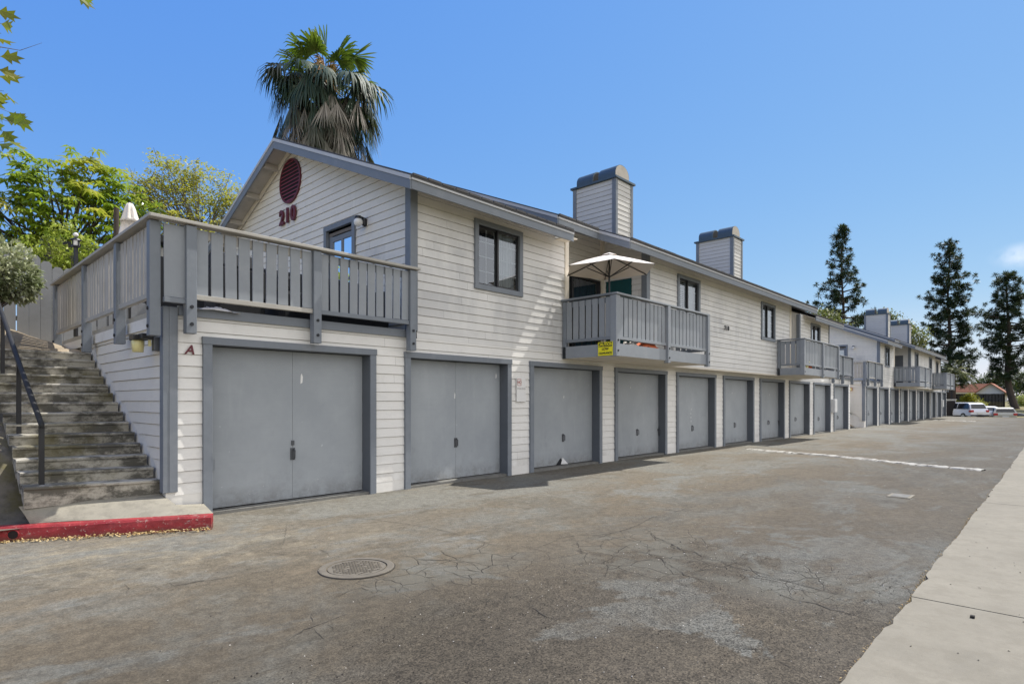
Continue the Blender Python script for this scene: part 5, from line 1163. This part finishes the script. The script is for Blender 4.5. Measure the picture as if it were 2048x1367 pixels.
frond(green, toC+3.1, .8, .9, .8, fold=.6); frond(green, toC+2.5, .4, 1., .8); frond(green, toC-2.6, .5, 1., .8); frond(green, toL-.2, 1.0, .75, .8, fold=.9); frond(green, toC-.5, .75, 1.0, .95, fold=.4, droop=.4); frond(green, toC+.9, 1.0, 1.05, .9, fold=.8, droop=.25); frond(green, toL+.7, .8, 1.1, .9, fold=.5, droop=.35); frond(green, toR+.6, .35, 1.25, .85, fold=.5, droop=.5); frond(green, toL-.9, .3, 1.2, .9, fold=.4, droop=.6)
for k in range(34): frond(dark, RNG.uniform(0, 6.28), RNG.uniform(-.5, .1), RNG.uniform(1.0, 1.6), RNG.uniform(.75, 1.0), spread=100, droop=RNG.uniform(.7, 1.1), tilt=-.35, n=20)
for k in range(290):
    az = RNG.uniform(0, 6.28); z = HZ - RNG.uniform(.5, 3.6); rr = RNG.uniform(.5, 1.62)*(1 if z > HZ-2.5 else .92); c = PC + [math.cos(az)*rr, math.sin(az)*rr, z]
    fan(dead if RNG.random() < .6 or z < HZ-2.4 else dark, c, [math.cos(az)*.3, math.sin(az)*.3, -1], [math.cos(az), math.sin(az), .1], RNG.uniform(.85, 1.5), n=13, spread=RNG.uniform(14, 38), droop=.12, fold=RNG.uniform(.1, .6), wide=.8)
for k in range(60):
    az = RNG.uniform(0, 6.28); c = PC + [math.cos(az)*.15, math.sin(az)*.15, HZ+RNG.uniform(-.4, .55)]; fan(fib, c, [math.cos(az)*.5, math.sin(az)*.5, RNG.uniform(-.9, .5)], [0, 1, .2], RNG.uniform(.25, .5), n=5, spread=25, droop=.3)
for q in ((.15, -.9), ):
    for k in range(20): c = PC + np.array([-RV[0]*.95, -RV[1]*.95, HZ-.1]) + RNG.normal(0, .1, 3); fan(fib, c, [0, 0, -1], [0, 1, .1], RNG.uniform(.3, .6), n=4, spread=15, droop=.1)
fans_obj('crown', green, M['fan_green'], pm); fans_obj('ageing_fronds', dark, M['fan_dark'], pm); fans_obj('dead_fronds', dead, M['fan_dead'], pm); fans_obj('flower_fibre', fib[:300], M['fibre'], pm); fans_obj('flower_fibre', fib[300:], M['fibre'], pm); pet.build('petioles', M['leaf_dark'], pm)
b = MB(); b.tube([(10.4, 18.6, 2.7), (10.4, 18.6, 12.8)], .3, 12, .24); b.build('trunk', M['bark'], pm)

# pines
def pine(label, x, y, z0, H, prof, first, tr, nl, lean=0, seed=1, tuft=.75, npt=64):
    rng = np.random.default_rng(seed); t = thing('pine_tree', label, 'pine', (x, y, z0), group=None)
    cx = lambda h: (x - RV[0]*0, y + lean*math.exp(-h/2.2) + .12*math.sin(h*.5))
    b = MB(); b.tube([(*cx(h), z0 + h - (.3 if h == 0 else 0)) for h in np.linspace(0, H*.97, 16)], tr, 10, tr*.12); P_, D_ = [], []
    def tuftat(c, s):
        d = unit(rng.normal(size=(npt, 3))*[1, 1, .75] + [0, 0, .25]); P_.append(c + d*s*.15*rng.random((npt, 1))); D_.append(d*s*rng.uniform(.6, 1.1, (npt, 1)))
    for k in range(nl):
        f = (k + rng.random())/nl; h = H*(first + (1-first)*f); rad = interp(h/H, prof)*rng.uniform(.6, 1.12); az = k*2.4 + rng.normal(0, .3); cxx, cyy = cx(h)
        e = np.array([cxx + math.cos(az)*rad, cyy + math.sin(az)*rad, z0 + h + rad*rng.uniform(-.12, .35)]); s = np.array([cxx, cyy, z0 + h - .1*rad]); pts = curve_pts(s, e, -.08, 5, rng)
        b.tube(pts, .045 + .02*rad, 5, .015, caps=False); m = max(2, int(rad*2.6))
        for q in range(m):
            u = .35 + .65*(q+1)/m; c = s + (e-s)*u + rng.normal(0, .16+.07*rad, 3)*[1, 1, .6]; tuftat(c, tuft*rng.uniform(.6, 1.05))
    for k in range(int(5)): tuftat(np.array([*cx(H), z0 + H*(1-.012*k)]), tuft*.9)
    P_, D_ = np.concatenate(P_), np.concatenate(D_); leaves('crown', P_, D_, np.linalg.norm(D_, axis=1)*.75, .075, M['leaf_pine'], t, fold=.1, rng=rng); b.build('trunk', M['bark'], t)
pine('dark ragged pine with a thin spire above the roof end of the nearest building', 74.7, 18.3, 1.5, 19.8, [(.3, 3.6), (.5, 3.3), (.62, 3.0), (.7, 2.0), (.8, 1.3), (.92, .9), (1, .4)], .3, .26, 66, 0, 5, .85)
pine('tall narrow dark pine just right of the farther building', 99.5, 11.3, .3, 22.8, [(.15, 3.6), (.35, 3.2), (.5, 2.9), (.7, 2.9), (.82, 2.0), (.9, 1.5), (.95, 1.6), (1, .7)], .14, .36, 120, 0, 8, .85)
pine('lower dark pine with a bent trunk before the dark fence', 97.5, 5.05, .45, 17.2, [(.2, 1.5), (.3, 2.6), (.38, 1.6), (.46, 3.3), (.6, 3.4), (.78, 3.0), (.88, 1.6), (1, .9)], .2, .42, 92, -.9, 13, .9)

def broad(name, label, x, y, z0, lob, n, k, L, m, bark='bark', tr=.14, spread=.16, cat='tree', grp=None, seed=0):
    rng = np.random.default_rng(seed + 100); t = thing(name, label, cat, (x, y, z0), group=grp); C_ = blob_pts(lob, n, .35, rng, 4); n = len(C_)
    P_ = np.repeat(C_, k, 0) + rng.normal(0, spread, (n*k, 3)); leaves('crown', P_, rng.normal(0, 1, (n*k, 3)) + [0, 0, -.15], rng.uniform(.7, 1.2, n*k)*L, L*.5, M[m], t, rng=rng)
    zz = min(l[2] for l in lob); skeleton((x, y, z0-.2), tr, (x, y, max(z0+.2, zz)), C_[rng.choice(n, 34)], M[bark], t); return t
broad('leafy_tree', 'dusty yellow green tree between the two buildings below the ragged pine', 57, 15.6, 3, [(57, 15.6, 8.6, 1.6, 1.6, 1.1), (56.2, 15.8, 7.6, 1.8, 1.5, 1.2), (58.3, 15.2, 7.8, 1.6, 1.5, 1.3), (57, 15.6, 6.4, 2, 1.8, 1)], 420, 13, .3, 'leaf_mid', 'bark_grey', .15, .3, seed=1)
broad('leafy_tree', 'loose brownish green tree behind the chimneys of the farther building', 74, 13.2, 2.5, [(74, 13.9, 9.9, 1.3, 1.3, 1.2), (75, 12.6, 8.9, 1.7, 1.5, 1.2), (76, 11.4, 8.3, 1.4, 1.3, 1.2), (74, 13.2, 7.6, 1.7, 1.6, 1.2)], 330, 12, .34, 'leaf_mid', 'bark_grey', .16, .3, seed=2)
broad('leafy_tree', 'dark rounded tree behind the gable of the red roofed house', 172, 11.5, 1.5, [(172, 11, 6.6, 2.6, 2.4, 1.7), (172, 13, 5.6, 2.6, 2.4, 1.4), (172, 9, 5.4, 2.4, 2.2, 1.6), (171, 7.0, 4.4, 2.4, 2, 1.4)], 420, 10, .5, 'leaf_dark', 'bark', .2, .45, seed=3)
broad('leafy_tree', 'dark bushy tree at the right edge behind the block wall', 150, 4.4, 1.2, [(150, 4.6, 5.6, 2.4, 2.2, 2.0), (150, 2.5, 6.4, 2.6, 2.4, 2.4), (150, 5.2, 3.6, 2., 2., 1.6), (150, .5, 6.6, 2.6, 2.4, 3)], 460, 10, .5, 'leaf_dark', 'bark', .2, .42, seed=4)
broad('golden_shrub', 'yellow green mounded shrub in front of the dark fence', 100, 9.2, .5, [(100, 9.2, 1.7, .9, .9, .6), (100, 10.0, 1.25, 1, .9, .5), (100, 8.4, 1.1, 1, .9, .5), (99.5, 7.8, .8, 1.1, .8, .35), (100, 9.2, 2.05, .5, .5, .35)], 300, 14, .2, 'leaf_gold', 'bark', .06, .2, 'shrub', seed=5)
broad('small_shrub', 'dark small shrub by the corner of the farther building', 37.9, 9.5, .2, [(37.9, 9.5, 1.25, .3, .35, .4), (37.95, 9.3, .85, .3, .3, .3)], 90, 10, .14, 'leaf_dark', 'bark', .03, .07, 'shrub', seed=6)
broad('lime_bush', 'small pale green bush before the grey block wall', 108, 4.1, .5, [(108, 4.1, 1.5, .7, .7, .8), (108, 3.5, 1.1, .7, .6, .5)], 110, 12, .22, 'leaf_lime', 'bark', .05, .2, 'shrub', seed=7)
def feather_palm(label, x, y, zt, z0, n, L, seed):
    rng = np.random.default_rng(seed); t = thing('date_palm', label, 'palm', (x, y, z0)); b = MB(); b.tube([(x, y, z0-.2), (x, y, zt)], .3, 10, .26); b.build('trunk', M['bark'], t); P_, D_ = [], []; rb = MB()
    for k in range(n):
        az = k*2.4; el = rng.uniform(-.1, 1.2); v = np.array([math.cos(az)*math.cos(el), math.sin(az)*math.cos(el), math.sin(el)]); pts = [np.array([x, y, zt]) + v*L*u - np.array([0, 0, .75*L*u*u*math.cos(el)]) for u in np.linspace(0, 1, 9)]
        rb.tube([tuple(p) for p in pts], .025, 4, .008, caps=False); s = unit(np.cross(v, [0, 0, 1.]))
        for p, q in zip(pts[1:], pts[2:]):
            for u in np.linspace(0, 1, 4, endpoint=False):
                for sg in (-1, 1): P_.append(p + (q-p)*u); D_.append(s*sg + (q-p)/np.linalg.norm(q-p)*.7 - np.array([0, 0, .35]))
    leaves('crown', np.array(P_), np.array(D_), .42*L/2.2, .05, M['leaf_mid'], t, rng=rng); rb.build('frond_ribs', M['leaf_dark'], t)
feather_palm('date palm with arching fronds behind the last balcony of the farther building', 92, 10.0, 5.1, 0, 34, 2.6, 3)
feather_palm('tiny palm top showing above the roof of the nearest building', 41, 20.5, 9.4, 3, 22, .9, 4)

# loose leaves along the kerb, grit on the drive, weeds along the walk
n = 900; t = RNG.random(n); P_ = np.array([list(KL + (KR-KL)*float(a)) for a in t]) - np.array(kn)*np.abs(RNG.normal(0, .06, n))[:, None] - np.array(kn)*.01; P_[:, 2] = RNG.uniform(.0, .018, n)
tag(leaves('leaf_litter', P_, RNG.normal(0, 1, (n, 3))*[1, 1, .25], RNG.uniform(.015, .05, n), RNG.uniform(.01, .03, n), M['litter'], None), kind='stuff')
n = 1500; X_ = RNG.uniform(.8, 13, n)**1.0; Y_ = 1 + RNG.random(n)**1.5*5.5; P_ = np.stack([X_, Y_, np.array([road_h(a, b) for a, b in zip(X_, Y_)])], 1)
k = RNG.random(n) < .75; P_[k, 0] = RNG.uniform(.9, 6, k.sum()); P_[k, 1] = RNG.uniform(.95, 3.4, k.sum()); P_[:, 2] = [road_h(a, b) for a, b in P_[:, :2]]
gm = MB()
for p in P_:
    s = RNG.uniform(.002, .0065) * (1.6 if RNG.random() < .06 else 1); q = [(p[0]+s*a*RNG.uniform(.6, 1.3), p[1]+s*b_*RNG.uniform(.6, 1.3), p[2]+s*c*RNG.uniform(.5, 1)) for a, b_, c in ((1, 0, 0), (0, 1, 0), (-1, 0, 0), (0, -1, 0), (0, 0, 1))]; gm.add(q, [(0, 1, 4), (1, 2, 4), (2, 3, 4), (3, 0, 4)])
tag(gm.build('grit', M['pebble']), kind='stuff')
gm = MB()
for x, y in [tuple(RNG.uniform([2.5, -.3], [9, .75])) for _ in range(50)]:
    s = RNG.uniform(.003, .006); a = RNG.uniform(0, 6.3); e = RNG.uniform(1, 3); gm.add([(x+s*e*math.cos(a), y+s*e*math.sin(a), .052), (x-s*math.sin(a), y+s*math.cos(a), .057), (x-s*e*math.cos(a), y-s*e*math.sin(a), .052), (x+s*math.sin(a), y-s*math.cos(a), .054)], [(0, 1, 2, 3)])
gm.box(5.02, 5.05, .43, .455, .05, .066)
tag(gm.build('dry_debris', M['crack']), kind='stuff')
n = 2600; X_ = np.concatenate([RNG.uniform(2.5, 30, n-900), RNG.normal(5.5, .35, 500), RNG.normal(8.3, .5, 400)]); P_ = np.stack([X_, .85 + .02*np.sin(X_*2.1) + RNG.normal(0, .012, n), np.full(n, .0)], 1)
tag(leaves('edge_weeds', P_, RNG.normal(0, 1, (n, 3)) + [0, 0, .5], RNG.uniform(.01, .032, n), .006, M['litter'], None), kind='stuff')

# ------------------------------------------------------------------ beyond the buildings: bank, fence, wall, house, cars
g = MB(); grid(g, lin(80.5, 175, 50), lin(-40, 60, 40), lambda x, y: interp(x, [(80, -.75), (82, -.3), (88, .2), (106, .7), (140, 1.2), (175, 1.6)]) + bmp(x*.6, y*.6)*.6); tag(g.build('grass_bank', M['bank'], smooth=True), kind='structure')
df = thing('dark_fence', 'dark brown board fence below the red roofed house', 'fence', (105, 9, .6)); b = MB(); y = 5.7
while y < 15: b.box(105, 105.03, y, y+.145, .5, 2.5 + random.uniform(-.02, .02)); y += .155
b.build('boards', M['fence_dark'], df)
for k in range(5): b = MB(); b.box(105.03, 105.13, 5.8+2.2*k, 5.9+2.2*k, .5, 2.4); b.build('post', M['fence_dark'], df)
bw = thing('block_wall', 'grey block wall at the right beyond the bent pine', 'wall', (112, 3, .5)); b = MB()
for r in range(9):
    for k in range(24): y = -4 + .4*k + (.2 if r % 2 else 0); b.box(112, 112.2, y+.006, y+.394, .45 + .2*r + .005, .45 + .2*(r+1) - .004)
b.box(112.01, 112.19, -4, 5.6, .4, 2.24); b.build('blocks', M['block'], bw)
b = MB(); b.box(111.97, 112.23, -4, 5.8, 2.25, 2.32); b.build('coping', M['block'], bw)

hs = thing('house', 'single storey house with a red brown tiled roof and pale gable', 'house', (155, 11, 1))
b = MB(); b.box(151, 160, 8.3, 12.7, .5, 3.15); b.prism([(8.3, 3.15), (12.7, 3.15), (10.4, 4.95)], 'x', 151, 160); b.box(152.5, 160, 12.7, 24, .5, 3.5); b.build('wall', M['house_wall'], hs)
b = MB()
for (ya, za), (yb, zb) in (((7.6, 2.75), (10.4, 5.1)), ((10.4, 5.1), (13.4, 2.75))): b.add([(150.3, ya, za), (161, ya, za), (161, yb, zb), (150.3, yb, zb), (150.3, ya, za-.14), (161, ya, za-.14), (161, yb, zb-.14), (150.3, yb, zb-.14)], [(0, 1, 2, 3), (7, 6, 5, 4), (0, 4, 5, 1), (1, 5, 6, 2), (2, 6, 7, 3), (3, 7, 4, 0)])
b.prism([(151.6, 3.3), (156.5, 5.1), (161.5, 3.3), (161.5, 3.15), (156.5, 4.95), (151.6, 3.15)], 'y', 10.4, 24.5); rf = b.build('roof', M['tile_roof'], hs)
b = MB()
for k in range(12): x = 151.7 + k*.42; z = 3.3 + (x-151.6)*.3673; b.box(x-.05, x+.05, 10.6, 24.5, z-.02, z+.055)
b.build('tile_courses', M['tile_roof'], rf)
b = MB(); b.box(151.4, 151.6, 12.6, 24.4, 2.98, 3.25); b.build('fascia', M['house_cream'], hs); b = MB(); b.box(152.45, 152.5, 12.8, 24, 1, 2.95); b.build('lower_wall', M['house_cream'], hs)
nb = thing('neighbour_house', 'dark shingled roof with a black vent pipe beyond the corner deck', 'house', (6.0, 22, 3)); b = MB(); b.box(5.2, 8.8, 20.5, 24, 2.9, 6.3); b.build('wall', M['house_wall'], nb)
b = MB(); b.prism([(20.2, 6.62), (24.5, 7.2), (24.5, 7.0), (20.2, 6.42)], 'x', 5.0, 9.0); r_ = b.build('roof', M['shingle'], nb)
b = MB(); b.tube([(6.55, 20.8, 6.6), (6.55, 20.8, 7.2)], .09, 10); b.lathe([(.11, .0), (.11, .12), (0, .14)], (6.55, 20.8, 7.15), 10); b.build('vent_pipe', M['black'], r_)
te = thing('bin_enclosure', 'dark green bin enclosure with pale coping at the end of the farther building', 'enclosure', (73.5, 8.6, 0)); b = MB(); b.box(73.0, 73.2, 7.75, 9.4, -.1, 1.6); b.box(73.2, 75.5, 9.2, 9.4, -.1, 1.6); b.build('wall', M['leaf_dark'] if False else M['block'], te)
b = MB(); b.box(72.95, 73.25, 7.7, 9.45, 1.6, 1.67); b.build('coping', M['house_wall'], te); b = MB(); b.box(72.96, 73.0, 7.8, 8.5, .05, 1.5); b.build('gate', M['fence_dark'], te)

def car_paint(name, col):
    N = NT(name); N.b.inputs['Coat Weight'].default_value = .6; N.b.inputs['Coat Roughness'].default_value = .08; return N.done(N.mix(N.noise(2, 3), tuple(c*.93 for c in col), col), .35, 0)
M['tyre'] = plain('tyre rubber', (.014, .014, .014), .85); M['alloy'] = plain('alloy wheel', (.4, .41, .42), .3, .8); M['car_glass'] = plain('tinted car glass', (.012, .015, .02), .06, 0, .1, .7); M['tail'] = plain('red tail lamp', (.35, .01, .012), .25); M['head'] = plain('clear head lamp', (.6, .62, .64), .15); M['plate'] = plain('number plate', (.6, .6, .58), .5)
def car(name, label, x, y, z, rz, col, kind):
    t = thing(name, label, 'car', (x, y, z), rz, 'cars parked at the end of the drive'); m = car_paint(name + ' paint', col)
    prof = {'suv': [(-2.25, .38), (-2.3, .8), (-2.2, 1.02), (-1.95, 1.55), (-1.6, 1.66), (.2, 1.68), (.55, 1.6), (1.15, 1.1), (2.05, .98), (2.25, .75), (2.25, .36)],
            'hatch': [(-2.0, .36), (-2.08, .75), (-2.0, .98), (-1.5, 1.38), (-1.2, 1.46), (.2, 1.48), (.5, 1.42), (1.15, 1.0), (1.95, .86), (2.15, .62), (2.12, .34)],
            'wagon': [(-2.2, .36), (-2.26, .8), (-2.2, .98), (-2.05, 1.42), (-1.8, 1.5), (.2, 1.5), (.5, 1.44), (1.2, 1.0), (2.1, .88), (2.25, .65), (2.22, .34)],
            'sedan': [(-2.25, .34), (-2.3, .7), (-2.2, .93), (-1.45, 1.0), (-.95, 1.34), (-.6, 1.42), (.2, 1.42), (.45, 1.38), (1.15, .98), (2.05, .82), (2.28, .6), (2.25, .32)]}[kind]
    hw = .9; top = max(z_ for _, z_ in prof); wid = lambda z_: hw*(1 if z_ < .95 else 1 - .24*(z_-.95)/(top-.95)); b = MB(); n = len(prof)
    b.add([(x_, -wid(z_), z_) for x_, z_ in prof] + [(x_, wid(z_), z_) for x_, z_ in prof], [tuple(range(n)), tuple(range(2*n-1, n-1, -1))] + [(i, i+n, (i+1) % n + n, (i+1) % n) for i in range(n)]); local(b.build('body', m, bevel=.05), t)
    roof_ = [i for i, (x_, z_) in enumerate(prof) if z_ > top - .16]; i0, i1 = roof_[0], roof_[-1]; rb, rt, ft_, fb = prof[i0-1], prof[i0], prof[i1], prof[i1+1]; g = MB(); e = .012
    for A, B, s in ((rb, rt, -1), (ft_, fb, 1)):
        p, q = Vector((A[0], A[1])), Vector((B[0], B[1])); p, q = p.lerp(q, .12), p.lerp(q, .9); o = s*e*1.5
        g.quad((p.x+o, -wid(p.y)*.86, p.y+e), (p.x+o, wid(p.y)*.86, p.y+e), (q.x+o, wid(q.y)*.86, q.y+e), (q.x+o, -wid(q.y)*.86, q.y+e))
    zl, zh = max(rb[1], .98)+.03, top-.1
    for s in (-1, 1):
        mid = (rb[0]+fb[0])/2; xr = lambda z_: rb[0]+(rt[0]-rb[0])*(z_-rb[1])/(rt[1]-rb[1]) + .14; xf = lambda z_: fb[0]+(ft_[0]-fb[0])*(z_-fb[1])/(ft_[1]-fb[1]) - .14
        for a0, a1, c0_, c1 in ((xr(zl), mid-.04, xr(zh), mid-.04), (mid+.04, xf(zl), mid+.04, xf(zh))): g.quad((a0, s*(wid(zl)+e), zl), (a1, s*(wid(zl)+e), zl), (c1, s*(wid(zh)+e), zh), (c0_, s*(wid(zh)+e), zh))
    local(g.build('window', M['car_glass']), t)
    for wx in (-1.35, 1.4):
        for s in (-1, 1):
            w_ = MB(); w_.tube([(wx, s*.72, .33), (wx, s*.915, .33)], .33, 20); wo = local(w_.build('wheel', M['tyre'], bevel=.02), t); r_ = MB(); r_.tube([(wx, s*.91, .33), (wx, s*.925, .33)], .2, 14); local(r_.build('rim', M['alloy']), wo)
    for s in (-1, 1):
        l_ = MB(); l_.box(prof[1][0]-.015, prof[1][0]+.25, s*.62-.2*(s < 0)-.0, s*.62+.2*(s > 0)+.1*(s > 0) if s > 0 else -.62+.0, .74, .93); l_.box(prof[1][0]-.012, prof[1][0]+.12, *sorted((s*.6, s*.905)), .76, .95); local(l_.build('taillight', M['tail'], bevel=.01), t)
        l_ = MB(); l_.box(prof[-2][0]-.2, prof[-2][0]+.012, *sorted((s*.5, s*.88)), .62, .74); local(l_.build('headlight', M['head'], bevel=.01), t)
    b = MB(); b.box(prof[1][0]-.03, prof[1][0]+.1, -.88, .88, .36, .5); b.box(prof[-1][0]-.1, prof[-1][0]+.03, -.86, .86, .3, .42); local(b.build('bumper', M['black_frame'], bevel=.02), t)
    b = MB(); b.box(prof[1][0]-.02, prof[1][0], -.26, .26, .56, .68); local(b.build('plate', M['plate']), t)
car('parked_car', 'tall white car farthest left in the row of parked cars', 73.6, 7.35, lot(73.6, 8.6), R(44), (.72, .73, .78), 'suv')
car('parked_car', 'low white hatchback half hidden by the tall white car', 76.0, 6.0, lot(76, 7), R(30), (.7, .71, .74), 'hatch')
car('parked_car', 'beige estate car with a red tail lamp in the row of parked cars', 76.2, 4.75, lot(76, 5.4), R(20), (.45, .44, .38), 'wagon')
car('parked_car', 'dark blue saloon farthest right in the row of parked cars', 79.6, 4.9, lot(79, 5.4), R(-80), (.05, .06, .085), 'sedan')
